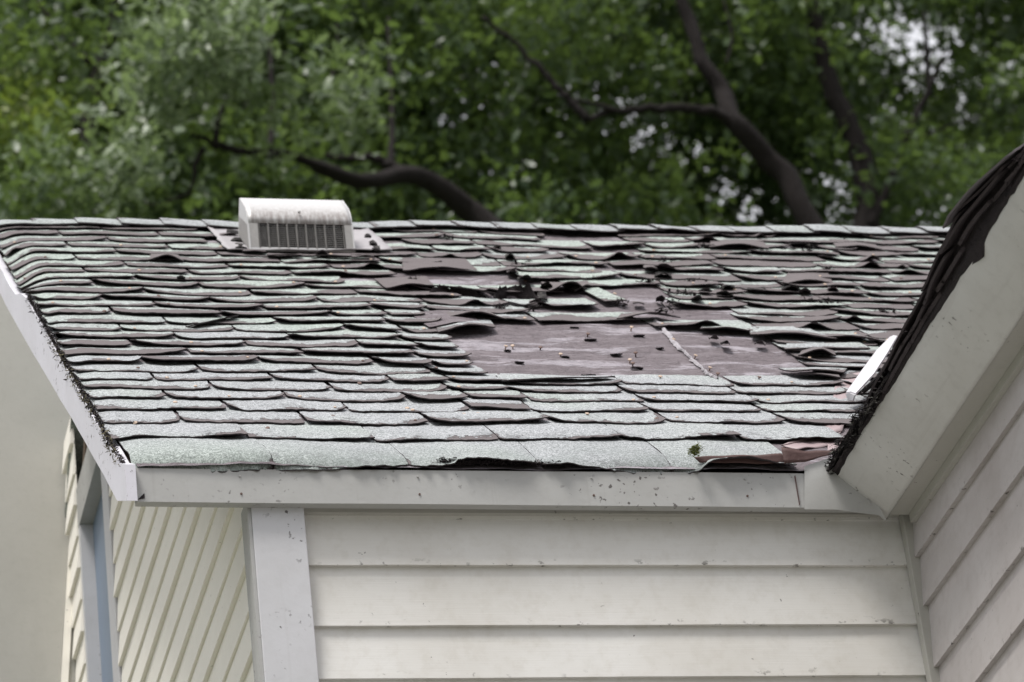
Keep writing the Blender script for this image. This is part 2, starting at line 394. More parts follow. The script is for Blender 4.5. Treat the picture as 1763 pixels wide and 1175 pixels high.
# ---- one shingle tab
DRX = [-.02, .08, .20, .33, .42, .50, .68, .70, .72, .96, .98, 1.0, 1.12, 1.24, 1.28, 1.31, 1.40, 1.47, 1.55]
DRY = [.040, .039, .036, .027, .020, .008, .006, .005, -.008, -.004, .001, .008, .024, .024, .015, -.010, -.014, -.004, .002]
def ss_(x): return x
def tab(s0, s1, t0, t1, p, name='shingle', parent=None, NU=None, NV=8, tw=.0028, mat=None):
    """p: lift (m) at the butt, curl (corner lift), claw (hump), wear, wearvar, rag, tilt, side gaps"""
    NU = NU or max(8, int((s1 - s0) / .009))
    top = []; uvs = []; wr = []
    sd = random.random() * 100
    g = p.get('hl', 0.)
    for i in range(NU + 1):
        u = i / NU; s = s0 + (s1 - s0) * u
        c = abs(2 * u - 1)
        cl = p.get('cl', .5) if u < .5 else p.get('cr', .5)
        curl = p['curl'] * cl * c ** p.get('cp', 4)
        rnd = p.get('round', .012) * c ** p.get('rp', 7)
        eh = p['lift'] + curl + p.get('wave', 0) * (n2(s * 7 + sd, 2.2) ) + p.get('tilt', 0) * (u - .5)
        pk = p.get('peak', 0) * math.exp(-((u - p.get('pu', .5)) / p.get('pw', .15)) ** 2)
        eh = max(.0015, eh + pk)
        tb = t0 + rnd + p.get('rag', .002) * (1.5 * n2(s * 45, sd) + 1.6 * n2(s * 110, sd, 3)) + .006 * n2(s * 13, sd, 5) + .007 * n2(s * 5, t0 * 9) + p.get('bow', 0) * c * c + p.get('slope', 0) * (u - .5)
        wd = p['wear'] + p.get('wj', .45) * (.5 + n2(sd, s0 * 7)) * c ** p.get('wp', 12) + p.get('wvar', .1) * n2(s * 9 + sd, 1.7) * 2 + p.get('wc', 0) * c ** 3
        sj = p.get('sidej', .002)
        for j in range(NV + 1):
            v = (j / NV) ** 1.35
            t = tb + (t1 - tb) * v
            base = .0055 * (1 - v) + .002
            h = base + .0012 * n2(ss_(s) * 40, t * 40, sd) + eh * (1 - v) ** p.get('pow', 1.8) + p['claw'] * math.sin(math.pi * (.27 + .73 * v)) * (1 - .5 * c ** 6) 
            ss = s
            if i == 0: ss += sj * n2(t * 60, sd) * 2 + rnd * 0
            if i == NU: ss += sj * n2(t * 60, sd + 9) * 2
            if p.get('droop') and j < 3: h -= np.interp(s, DRX, DRY) * (1, .45, .12)[j]
            top.append(rp(ss, t, h)); uvs.append((ss, t, 0))
            ex = (t - tb) / max(1e-3, (p.get('ex', .1)))
            wr.append(wd - ex)
    W = NV + 1; n0 = len(top); Vv = top[:]; 
    nrm = np.array(NR) * tw
    Vv += [tuple(np.array(q) - nrm) for q in top]
    side = [0.] * n0 + [1.] * n0
    F = []
    for i in range(NU):
        for j in range(NV):
            a = i * W + j; F.append((a, a + W, a + W + 1, a + 1)); F.append((n0 + a, n0 + a + 1, n0 + a + W + 1, n0 + a + W))
    # rim: own vertices so it stays black
    def rim(idx):
        b = len(Vv)
        for q in idx: Vv.append(top[q]); uvs_.append(uvs[q]); wr_.append(1.); side.append(1.)
        for q in idx: Vv.append(tuple(np.array(top[q]) - nrm)); uvs_.append(uvs[q]); wr_.append(1.); side.append(1.)
        k = len(idx)
        for i in range(k - 1): F.append((b + i, b + k + i, b + k + i + 1, b + i + 1))
    uvs_ = uvs + uvs; wr_ = wr + wr
    rim([i * W for i in range(NU + 1)]); rim([j for j in range(W)][::-1]); rim([NU * W + j for j in range(W)])
    return mk(name, Vv, F, mat or M_SH, parent or roof, True, dict(suv=uvs_, wear=wr_, side=side))

rows = [-.012, .222, .388, .520, .635, .738]
while rows[-1] < 2.86: rows.append(rows[-1] + .0965)
def bare(s, t):
    """where the tabs have blown off"""
    if .90 < t < 1.60 and 1.005 < s < 1.60 + .02: return True
    if .93 < t < 1.57 and 1.6 <= s < 1.62 + .36 - .28 * max(0, (t - 1.25) / .35) + .0: return True
    if 1.68 < t < 2.10 and 1.40 < s < 1.76 + .1 * n2(t * 5, 2): return True
    if 1.60 < t < 1.80 and 1.70 < s < 1.95: return True
    if 2.1 < t < 2.3 and 1.15 < s < 1.36: return True
    if 1.86 < t < 1.97 and 1.06 < s < 1.40: return True
    if 2.56 < t < 2.96 and .60 < s < 1.07: return True          # the vent's flashing
    return False
def style(s, t):
    r = random.random; u = random.uniform
    if t < 0.17: return dict(lift=.004, curl=.0, claw=.005, wear=-.14, wj=.5, wp=26, wvar=.02, droop=.030, wave=.010, rag=.005, ex=.27, pow=1.0, sidej=.001)
    if t < .37: return dict(lift=u(.002, .005), curl=.004, claw=.003, wear=u(.0, .14), wvar=.14, wave=.012, rag=.004, ex=.16)
    if t < .98 and s < .72:
        return dict(lift=u(.0005, .003), curl=u(.001, .009), cl=r(), cr=r(), cp=u(4, 8), claw=u(.0, .003), wear=u(.04, .26), wvar=.14, wave=.005, rag=.0034, round=u(.008, .034), slope=u(-.006, .006))
    if t < .92 and s > .98:
        return dict(lift=u(.0005, .004), curl=u(.002, .010), cl=u(.3, 1), cr=u(0, 1), cp=u(4, 7), claw=u(.0, .003), wear=u(.04, .28), wvar=.16, wave=.005, rag=.0034, round=u(.008, .034), slope=u(-.008, .008))
    if s >= .66 and s < 1.06 and t < 1.72:
        return dict(lift=u(.004, .009), curl=u(.003, .012), cl=u(.3, 1), cr=u(.0, 1), claw=u(.003, .007), wear=u(.12, .42), wvar=.15, wave=.004, rag=.002, round=u(.005, .02))
    if s < .66 and t < 2.1:
        big = r() < .42
        return dict(lift=u(.003, .008) if big else u(.001, .004), curl=u(.004, .014), cl=u(.0, 1), cr=u(.2, 1), claw=u(.003, .006), wear=u(.42, .72) if big else u(.12, .5), wvar=.18,
                    wc=-.35 * (r() < .5), wave=.004, rag=.002, round=u(.012, .036), peak=.010 * (r() < .08), pu=u(.1, .9), pw=.12)
    if s < .66:
        return dict(lift=u(.002, .005), curl=u(.002, .010), cl=r(), cr=r(), claw=u(.002, .005), wear=u(.2, .68), wvar=.25, wave=.005, rag=.002, round=u(.005, .02), peak=.012 * (r() < .05), pu=r(), pw=.1)
    # the worst part, upper middle and right
    return dict(lift=u(.001, .007), curl=u(.0, .012), cl=r(), cr=r(), claw=u(.0, .004), wear=u(.28, .98), wvar=.4, wave=.010, rag=.003,
                round=u(.004, .02), peak=u(.008, .022) * (r() < .15), pu=u(.05, .95), pw=u(.06, .16), slope=u(-.04, .04), pow=u(1.4, 2.4))
ntab = 0; tabs = []
for k, t0 in enumerate(rows):
    exps = (rows[k + 1] if k + 1 < len(rows) else t0 + .0965) - t0
    t1 = t0 + exps + .055
    smax = min(1.50 + .85 * t0 + .02 if t0 < .45 else 1.66 + .78 * t0, 1.86 + .46 * t0)
    off = (k % 2) * .145
    s = -.030 if t0 > .1 else -.014
    
    first = True
    while s < smax - .03:
        w_ = .292
        if .68 < s < 1.0 and .40 < t0 < 1.75: w_ = .150
        if first: w_ = (.292 if k % 2 else .165) + .018
        if t0 < 0: w_ = .305 if not first else .312
        if t0 > 1.75 and s > .9: w_ = random.uniform(.17, .36)
        first = False
        e = min(s + w_, smax)
        # snap to the edge of the bare patch
        if .88 < t0 < 1.68 and s < 1.0 < e + .05: e = 1.0 + random.uniform(-.012, .014)
        mid = ((s + e) / 2, t0 + exps * .5)
        if not bare(*mid) and e - s > .04:
            p = style(mid[0], t0)
            p.setdefault('ex', exps)
            p['ex'] = exps if t0 > 0 else .27
            if t0 > 1.7 and mid[0] > 1.0 and random.random() < .13: pass
            else:
                gap = random.uniform(.002, .006) if t0 > .3 else .0009
                tabs.append(tab(s + gap, e - gap, t0, t1, p)); ntab += 1
        s = e
print('tabs', ntab)

# ---- named damage: torn pieces that stand up from the roof
def flap(px, lift=.01, arch=0., wear=.3, name='torn_shingle', mat=None, NU=14, NV=6, edge=.0035, wave=.0, h0=.012, curl_back=0.):
    """px: four photo points (top left, top right, bottom right, bottom left) of a loose piece lying on the slope"""
    q = [st(*a) for a in px]; sd = random.random() * 50
    top = []; uvs = []; wr = []
    for i in range(NU + 1):
        u = i / NU
        for j in range(NV + 1):
            v = j / NV                       # 0 = lower edge
            a = np.array(q[3]) * (1 - u) + np.array(q[2]) * u; b = np.array(q[0]) * (1 - u) + np.array(q[1]) * u
            s, t = a * (1 - v) + b * v
            if j == 0: t += .004 * n2(s * 60, sd)
            t += .0035 * n2(s * 30, v * 3, sd); s += .003 * n2(t * 50, sd)
            h = h0 + lift * (1 - v) ** 1.3 + arch * math.sin(math.pi * u) ** 1.5 * (1 - v) + wave * n2(s * 14 + sd, v) + curl_back * v * v
            # keep the outline where the photograph has it: rising towards the viewer moves it up the picture, so pull it downslope
            t2 = t - h * .8
            top.append(rp(s, t2, h)); uvs.append((s, t, 0)); wr.append(wear - v + .1 * n2(s * 20, sd))
    W = NV + 1; n0 = len(top); nrm = NR * edge
    Vv = top + [tuple(np.array(a) - nrm) for a in top]; F = []
    for i in range(NU):
        for j in range(NV):
            a = i * W + j; F.append((a, a + W, a + W + 1, a + 1)); F.append((n0 + a, n0 + a + 1, n0 + a + W + 1, n0 + a + W))
    loop = [i * W for i in range(NU + 1)] + [NU * W + j for j in range(1, W)] + [i * W + NV for i in range(NU - 1, -1, -1)] + [j for j in range(NV - 1, 0, -1)]
    b = len(Vv)
    Vv += [top[k] for k in loop] + [tuple(np.array(top[k]) - nrm) for k in loop]
    L = len(loop); F += [(b + i, b + L + i, b + L + (i + 1) % L, b + (i + 1) % L) for i in range(L)]
    at = dict(suv=uvs + uvs + [uvs[k] for k in loop] * 2, wear=wr + wr + [1.] * (2 * L), side=[0.] * n0 + [1.] * (n0 + 2 * L), pit=[0.] * n0 + [1.] * (n0 + 2 * L))
    return mk(name, Vv, F, mat or M_SH, roof, True, at)
flap([(1000, 503), (1030, 502), (1078, 528), (1040, 529)], .006, .0, .12)
flap([(1210, 567), (1290, 566), (1300, 581), (1205, 576)], .004, .008, .2)
flap([(1295, 572), (1385, 572), (1440, 596), (1290, 590)], .010, .010, .35)
flap([(1392, 582), (1480, 586), (1530, 600), (1400, 592)], .006, .012, .95)
flap([(1355, 601), (1480, 598), (1500, 610), (1350, 611)], .005, .003, .2)
flap([(1340, 640), (1460, 640), (1450, 655), (1360, 652)], .012, .006, .45)
flap([(1365, 650), (1440, 646), (1445, 663), (1370, 655)], .010, .004, .8)
flap([(1385, 606), (1430, 604), (1440, 620), (1375, 620)], .004, .020, 1.4)            # the dark cone
flap([(700, 546), (790, 538), (830, 566), (735, 572)], .004, .010, .0, mat=M_FELT, name='lifted_felt')
flap([(745, 560), (840, 556), (850, 572), (750, 580)], .006, .016, .25)
flap([(850, 648), (1040, 650), (1056, 657), (860, 664)], .008, .004, .05, NU=24)
flap([(640, 486), (730, 480), (745, 500), (660, 505)], .005, .012, 1.3)
flap([(690, 450), (800, 452), (820, 470), (690, 472)], .002, .014, 1.3)
flap([(725, 492), (840, 505), (850, 512), (720, 500)], .010, .004, .1)
flap([(930, 490), (990, 492), (1010, 506), (945, 508)], .006, .028, 1.2)
flap([(960, 492), (1010, 490), (1020, 500), (990, 508)], .004, .012, 1.4)
flap([(1230, 425), (1320, 425), (1330, 442), (1225, 440)], .004, .015, 1.4)
flap([(1440, 425), (1510, 428), (1530, 443), (1450, 440)], .002, .010, 1.3)
flap([(750, 543), (835, 540), (870, 556), (760, 556)], .004, .020, .9)
flap([(1070, 545), (1130, 545), (1170, 556), (1060, 556)], .004, .018, .95)
flap([(1365, 478), (1430, 478), (1440, 500), (1350, 500)], .002, .012, 1.3)
flap([(255, 438), (300, 438), (310, 452), (250, 450)], .004, .018, 1.2)
flap([(315, 562), (400, 545), (405, 551), (330, 566)], .012, .0, .7)
for px, py, w_, h_ in ((1090, 527, 16, 7), (1130, 524, 12, 4), (1160, 530, 12, 5), (1245, 500, 22, 8), (1290, 505, 30, 7), (1350, 505, 28, 8), (1380, 512, 18, 6), (850, 430, 10, 7), (870, 445, 14, 9),
                       (872, 470, 16, 10), (890, 482, 22, 10), (1110, 465, 22, 14), (1130, 478, 26, 10), (910, 520, 20, 8), (925, 508, 14, 14), (930, 496, 16, 8), (1220, 590, 14, 8), (1240, 600, 12, 8), (1300, 600, 16, 6),
                       (1190, 525, 18, 6), (1235, 515, 26, 6), (300, 478, 12, 7), (540, 440, 20, 6), (1400, 585, 20, 6), (1430, 508, 16, 8), (1205, 508, 18, 8), (1555, 470, 14, 8)):
    flap([(px, py), (px + w_, py + random.uniform(-3, 3)), (px + w_ * 1.1, py + h_), (px - 2, py + h_ * .8)], random.uniform(.004, .014), random.uniform(0, .014), 1.4,
         mat=M_CRUST if random.random() < .6 else M_SH, NU=8, NV=4, name='torn_scrap', wave=.008)

# crumpled black sheets added to make the two rotted openings look dark
for (sa, sb, tc_, hh) in ((1.060, 1.225, 1.935, .026), (1.255, 1.385, 1.945, .036)):
    V = []; K = 46
    for i in range(K + 1):
        u = i / K; s_ = sa + (sb - sa) * u; env = min(1, 6 * u, 6 * (1 - u))
        hb_ = hh * env * (.75 + .5 * n2(s_ * 40, 3) + .3 * n2(s_ * 110, 6))
        cur = .05 * (1 - (2 * u - 1) ** 2)
        for j in range(5):
            f = j / 4
            V.append(rp(s_, tc_ + cur + .010 * n2(s_ * 30, f * 3) + .012 * f, -.012 + (hb_ + .014) * f + .004 * n2(s_ * 60, f * 4, 7)))
    F_ = [(i * 5 + j, (i + 1) * 5 + j, (i + 1) * 5 + j + 1, i * 5 + j + 1) for i in range(K) for j in range(4)]
    mk('hole_dark_sheet', V, F_, M_BLACK, roof, True)
cl = []
g_ = random.Random(4)
for _ in range(22):
    a = g_.uniform(.95, 2.5); b = g_.uniform(1.65, 2.85) if a > 1.05 else g_.uniform(1.6, 2.4)
    cl.append((a, b))
for (a, b) in cl:
    L_ = g_.uniform(.01, .05)
    chips('shingle_crumbs', [rp(a, b, .010), rp(a + L_, b - L_ * .6, .012)], M_BLACK if g_.random() < .6 else M_CRUST, 26, .009, roof, (.010, .008, .003), flat=.5)
# the cracked seam of the bare patch: ragged pale strip
seam = [(1130, 556), (1140, 566), (1152, 580), (1160, 592), (1172, 604), (1186, 615), (1193, 622), (1208, 635), (1222, 647), (1240, 656)]
V = []; F = []; uv_ = []
dense = []
for (a, b), (c, d) in zip(seam[:-1], seam[1:]):
    for k in range(7): f = k / 7; dense.append((a + (c - a) * f, b + (d - b) * f))
for i, (x, y) in enumerate(dense):
    s, t = st(x, y); wd = .002 + .010 * abs(n2(i * .9, 3)) + .004 * (i < 30); ja = .008 * n2(i * 1.7, 8)
    for k, sg in enumerate((-1, -.4, .4, 1)):
        V.append(rp(s + sg * wd + ja, t, .0065 + (.003 if k in (1, 2) else -.002) + .002 * n2(i * .8, k))); uv_.append((s, t, 0))
for i in range(len(dense) - 1):
    for k in range(3): a = i * 4 + k; F.append((a, a + 1, a + 5, a + 4))
M_SEAM = plain('bleached_seam', (.20, .18, .20), (.52, .50, .52), 60, .9, .7, .004)
mk('torn_seam', V, F, M_SEAM, roof)

# nails
def nail_mesh(r, d, mat):
    m_ = MB(); k = 9
    m_.tube([(0, 0, -d), (0, 0, 0), (0, 0, .0016), (0, 0, .0022)], [r * .35, r * .35, r, r * .8], k)
    # the head starts abruptly
    return m_
def nail(s, t, h, tiltv, r=.0052, mat=None, stand=0.):
    m_ = MB(); k = 9
    base = Vector(rp(s, t, h)); nn = (Vector(NR) + Vector(tiltv)).normalized()
    m_.tube([base - nn * .008, base + nn * stand, base + nn * (stand + .0003), base + nn * (stand + .0016), base + nn * (stand + .0022)],
            [r * .33, r * .33, r, r, r * .7], k)
    return m_.build('nail', mat or M_NAIL, roof, True)
nn_ = 0
for o in list(tabs):
    me = o.data
    if random.random() < .42:
        # nails sit near the butt line of each tab, showing through the worn lip
        i = random.choice((.12, .5, .88)); W = 9
        nu = (len([1 for _ in range(1)]))
        co = [v.co for v in me.vertices]
        suv = me.attributes['suv'].data
        k0 = 0; total = 0
        # first column length is NV+1 = 9
        ncol = 0
        sd_ = me.attributes['side'].data
        while ncol * 9 < len(co) and sd_[ncol * 9].value < .5: ncol += 1
        c = min(ncol - 1, int(i * ncol)); idx = c * 9 + random.choice((1, 2, 3))
        p0 = Vector(co[idx]); s0 = suv[idx].vector
        if s0[1] < .3: continue
        m_ = MB(); nn = (Vector(NR) + Vector((random.uniform(-.2, .2), -.35 + random.uniform(-.2, .2), 0))).normalized(); r = random.uniform(.0040, .0054)
        m_.tube([p0 - nn * .004, p0 + nn * .0008, p0 + nn * .001, p0 + nn * .0024, p0 + nn * .003], [r * .3, r * .3, r, r, r * .7], 8)
        m_.build('nail', M_NAIL if random.random() < .8 else M_NAILD, roof, True); nn_ += 1
for x, y, sd_ in ((1012, 580, 1), (1088, 570, 1), (882, 597, 0), (870, 598, 0), (965, 612, 0), (1085, 623, 1), (1095, 612, 1), (1090, 628, 0), (930, 600, 0), (1160, 592, 1), (1198, 618, 1), (1223, 638, 1), (1237, 648, 1),
                (1308, 656, 1), (1137, 656, 1), (617, 663, 0), (700, 706, 0), (822, 718, 0), (798, 718, 0), (232, 730, 0), (300, 695, 0), (1130, 730, 0), (1010, 720, 0), (1085, 715, 0), (430, 558, 0), (640, 475, 0), (905, 487, 0), (1060, 512, 0),
                (572, 720, 0), (460, 742, 0), (725, 752, 0), (75, 468, 0), (148, 475, 0)):
    s, t = st(x, y)
    nail(s, t, .005 if sd_ == 0 or t > .9 else .012, (random.uniform(-.4, .4), -.5, random.uniform(-.1, .2)), .0055, M_NAILD if random.random() < .5 else M_NAIL, .005 if sd_ else .003)
# small tears round the nails on the bare felt
for x, y, w_ in ((866, 600, 12), (885, 620, 16), (965, 612, 14), (1005, 583, 22), (1090, 578, 20), (1050, 607, 20), (1085, 632, 22), (1000, 641, 24), (980, 563, 16), (1130, 600, 12), (1305, 592, 14)):
    flap([(x, y), (x + w_ * .9, y + random.uniform(-1, 2)), (x + w_, y + 3), (x + 2, y + 2.4)], .004, .001, 1.4, mat=M_FELT, NU=8, NV=3, name='felt_tear', wave=.004, h0=.003)

# ---- ridge caps
def cap(s0, s1, parent, first=False):
    NU, NV = 6, 9; top = []; uvs = []
    jit = random.uniform(-.003, .003); lf = random.uniform(.004, .011); sd = random.random() * 40
    for i in range(NU + 1):
        u = i / NU; s = s0 + (s1 - s0) * u
        for j in range(NV):
            a = (j / (NV - 1) * 2 - 1) * .135       # distance over the ridge
            tt = RIDGE_T - .006 - abs(a) + .004 * n2(s * 30, sd) * (j in (0, NV - 1))
            rnd = -.010 * math.exp(-(a / .018) ** 2)
            h = .017 + lf * .7 * (1 - u) + .004 * n2(s * 8, j * .4, sd) + rnd + (.006 * abs(a) / .135 * (random.random() * .3 + .6))
            p = np.array(rp(s, tt, h))
            if a > 0:        # mirror to the back slope
                Yr = tmap(s, RIDGE_T) * CT; p[1] = 2 * Yr - p[1]
            if i == 0: p[0] += .003 * n2(j * 1.3, sd)
            top.append(tuple(p)); uvs.append((s, .25 + a, 0))
    W = NV; n0 = len(top); Vv = top + [(x, y, z - .004) for x, y, z in top]; F = []
    for i in range(NU):
        for j in range(NV - 1):
            q = i * W + j; F.append((q, q + W, q + W + 1, q + 1)); F.append((n0 + q, n0 + q + 1, n0 + q + W + 1, n0 + q + W))
    loop = [j for j in range(W)] + [i * W + W - 1 for i in range(1, NU + 1)] + [NU * W + j for j in range(W - 2, -1, -1)] + [i * W for i in range(NU - 1, 0, -1)]
    b = len(Vv); L = len(loop)
    Vv += [top[k] for k in loop] + [(top[k][0], top[k][1], top[k][2] - .004) for k in loop]
    F += [(b + i, b + (i + 1) % L, b + L + (i + 1) % L, b + L + i) for i in range(L)]
    wv = []
    for i in range(NU + 1):
        for j in range(NV): wv.append(.10 - i / NU if random.random() < 1 else 0)
    mk('ridge_cap', Vv, F, M_SH, parent, True, dict(suv=uvs + uvs + [uvs[k] for k in loop] * 2, wear=[x * .8 - .12 for x in wv] * 2 + [1.] * (2 * L), side=[0.] * n0 + [1.] * (n0 + 2 * L)))
s = 3.9
while s > -.06:
    e = s + .150; cap(s, e, roof); s -= .127

# back slope: courses too far from view to pick apart
V = []; F = []; uv_ = []; q = 0
for k in range(22):
    t0 = .02 + k * .137
    for s_ in (.26, 4.6):
        for tt, h in ((t0, .016), (t0 + .17, .004)):
            tt = min(tt, RIDGE_T - .04)
            y, z = tt * CT - h * ST, tt * ST + h * CT
            V.append((s_, 2 * RY - y, z)); uv_.append((s_, tt, 0))
    F.append((q, q + 1, q + 3, q + 2)); q += 4
o = mk('back_courses', V, F, M_SH, roof, False, dict(suv=uv_, wear=[-.5] * len(V), side=[0.] * len(V))); o['kind'] = 'stuff'

# ---- flashing sheet under the vent
V = []; F = []; uv_ = []
A_, B_ = 22, 12
for i in range(A_ + 1):
    for j in range(B_ + 1):
        s = .60 + .485 * i / A_; t = 2.52 + .40 * j / B_ + .012 * n2(i * .6, 3) * (j == 0)
        if i in (0, A_): s += .010 * n2(j * .9, i)
        V.append(rp(s, t, .016 + .004 * n2(s * 12, t * 12) + .006 * (i in (0, A_) or j == 0))); uv_.append((s, t, 0))
F = [(i * (B_ + 1) + j, (i + 1) * (B_ + 1) + j, (i + 1) * (B_ + 1) + j + 1, i * (B_ + 1) + j + 1) for i in range(A_) for j in range(B_)]
M_FLASH = plain('pale_flashing', (.27, .25, .26), (.40, .385, .395), 9, .6, .3, .003)
o = mk('vent_flashing', V, F, M_FLASH, roof, True)
so = o.modifiers.new('t', 'SOLIDIFY'); so.thickness = .003
for (x, y, w_, h_) in ((385, 398, 30, 8), (392, 408, 22, 10), (400, 420, 20, 12), (412, 432, 40, 8), (455, 441, 60, 6), (530, 444, 70, 6), (600, 446, 40, 6), (624, 402, 12, 14), (632, 416, 14, 14), (636, 430, 14, 12)):
    flap([(x, y), (x + w_, y + 2), (x + w_, y + h_), (x, y + h_ - 1)], .004, .004, 1.4, mat=M_CRUST if w_ < 32 else M_SH, NU=12, NV=4, name='torn_scrap', wave=.006, h0=.016)

# ---- fascia, rake boards
FZ0 = -.093
mb = MB()
NX = 40                                    # a thin painted board, slightly bowed
A = [(.0, 0.0), (.0, FZ0)]
prof = []
for i in range(NX + 1):
    x = -.012 + (VAL + .03) * i / NX; dz = -.006 * math.sin(math.pi * i / NX) * 0 - .008 * i / NX; dy = .003 * n2(x * 2, 5)
    prof.append([(x, -.002 + dy, -.010 + dz * .3), (x, -.004 + dy, FZ0 + dz), (x, .020 + dy, FZ0 + dz), (x, .020 + dy, -.012 + dz * .3)])
for p in prof: mb.V += p
for i in range(NX):
    for k in range(4): mb.F.append((i * 4 + k, (i + 1) * 4 + k, (i + 1) * 4 + (k + 1) % 4, i * 4 + (k + 1) % 4))
mb.F += [(0, 1, 2, 3), (NX * 4 + 3, NX * 4 + 2, NX * 4 + 1, NX * 4)]
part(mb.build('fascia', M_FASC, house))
for x_ in (.22, .62, 1.02, 1.38, 1.56):
    for dz in (-.028, -.072):
        m_ = MB(); y_ = -.0045 + .003 * n2(x_ * 2, 5); m_.tube([(x_, y_ + .001, dz), (x_ + .0005, y_ - .0012, dz)], [.0028, .0024], 8); part(m_.build('nail', M_NAILD if dz < -.05 else M_FASC, house))
m_ = MB(); m_.box(1.500, 1.5012, -.0075, -.0010, -.094, -.020); part(m_.build('butt_joint', M_RUST, house))
# rake board on the left gable (front and back slope), with its plumb-cut end
def slope_pt(t, h): return (t * CT - h * ST, t * ST + h * CT)
def rake(x0, x1, h_top, h_bot, back=False):
    m_ = MB(); K = 26; pr = []
    T1 = RIDGE_T * .972
    for i in range(K + 1):
        t = -.055 + (T1 + .055) * i / K
        wob = .004 * n2(t * 5, 2.)
        a = slope_pt(t, h_top - .006 + .006 * n2(t * 16, 4) - .045 * sm(t, 1.9, 2.2)); b = slope_pt(t, h_bot - .028 * sm(t, .3, 2.3))
        if i == 0: a = (-.024, a[1] * 0 - .012); b = (-.024, FZ0 - .008)
        if back: a = (2 * T1 * CT - a[0], a[1]); b = (2 * T1 * CT - b[0], b[1])
        pr.append([(x0 + wob, *a), (x0 + wob * .5, *b), (x1, *b), (x1, *a)])
    for p in pr: m_.V += p
    for i in range(K):
        for k in range(4): m_.F.append((i * 4 + k, i * 4 + (k + 1) % 4, (i + 1) * 4 + (k + 1) % 4, (i + 1) * 4 + k))
    m_.F += [(3, 2, 1, 0), (K * 4, K * 4 + 1, K * 4 + 2, K * 4 + 3)]
    return m_
part(rake(-.036, -.013, -.006, -.098).build('rake_board', M_BARGE, house))
mb = MB(); mb.prism([(-.009, -.0058, -.088), (.006, -.0058, -.085), (.006, -.0058, -.073)], [(-.009, -.003, -.088), (.006, -.003, -.085), (.006, -.003, -.073)]); part(mb.build('gap_patch', M_BLACK, house))  # black patch painting the shade of the gap between rake and fascia

# ragged litter along the rake
rk = [rp(-.031, .03 + .08 * i, -.003) for i in range(25)]
chips('edge_crumbs', rk, M_BLACK, 2200, .0050, roof, (.0016, .010, .0045))
chips('worn_edge_flakes', rk[2:26], M_CRUST, 600, .006, roof, (.005, .01, .005))
if 0: chips('worn_edge_flakes', [rp(-.04, 2.1, .0), rp(-.045, 2.3, .0), rp(-.045, 2.5, 0)], M_CRUST, 160, .006, roof, (.007, .02, .006))
litter = chips('leaf_litter', [rp(-.033, .05 + .1 * i, -.004) for i in range(15)], M_LITTER, 380, .0065, None, (.003, .012, .005), flat=.8)
litter['label'] = 'dry twigs and leaf crumbs lodged along the white rake board'; litter['category'] = 'leaf litter'
# black fringe below the lifted eave course
fr = [hit(x, y, (0, 1, 0), -.004) for x, y in ((755, 793), (800, 796), (850, 795), (900, 797), (975, 799))]
chips('edge_crumbs', fr, M_BLACK, 700, .005, roof, (.004, .002, .0035))
sheet_px = [(740, 776), (960, 780), (975, 797), (600, 789)]


# moss tuft at the eave
mo = hit(1197, 777, (0, 1, 0), -.034)
moss = chips('moss', [tuple(mo + np.array([-.006, 0, -.008])), tuple(mo + np.array([.006, .004, .014]))], M_MOSS, 380, .0036, None, (.007, .003, .004), None)
moss['label'] = 'yellow green moss tuft on the eave shingle near the right corner'; moss['category'] = 'moss'

# rusty drip edge and pink valley metal
def sheet(name, px, h, mat, parent, nx=10, ny=5, thick=.002, wave=.004, plane=None):
    V = []
    P4 = [np.array(hit(*a, NR, h + (a[2] if len(a) > 2 else 0)) if plane is None else hit(a[0], a[1], *plane)) for a in [(p[0], p[1]) for p in px]]
    for i in range(nx + 1):
        u = i / nx
        for j in range(ny + 1):
            v = j / ny
            p = (P4[0] * (1 - u) + P4[1] * u) * (1 - v) + (P4[3] * (1 - u) + P4[2] * u) * v
            p = p + NR * wave * n2(p[0] * 18, p[1] * 18, 3)
            V.append(tuple(p))
    F = [(i * (ny + 1) + j, i * (ny + 1) + j + 1, (i + 1) * (ny + 1) + j + 1, (i + 1) * (ny + 1) + j) for i in range(nx) for j in range(ny)]
    o = mk(name, V, F, mat, parent, True); so = o.modifiers.new('t', 'SOLIDIFY'); so.thickness = thick; so.offset = 0
    return o
sheet('valley_flashing', [(1400, 742), (1462, 705), (1450, 742), (1345, 768)], .010, M_PINK, roof)
sheet('valley_flashing', [(1440, 650), (1500, 640), (1475, 700), (1430, 712)], .006, M_PINK, roof)
sheet('valley_flashing', [(1345, 768), (1450, 742), (1425, 768), (1375, 775)], .008, M_PINK, roof, wave=.006)
sheet('valley_flashing', [(1425, 765), (1452, 752), (1444, 775), (1425, 776)], .008, M_PINK, roof)
sheet('drip_edge', [(1195, 787), (1345, 782), (1358, 799), (1205, 797)], 0, M_RUST, roof, 14, 4, .002, .004, ((0, 1, 0), -.006))
sheet('drip_edge', [(1345, 772), (1448, 776), (1425, 783), (1350, 800)], 0, M_RUST, roof, 10, 4, .002, .008, ((0, 1, 0), -.016))

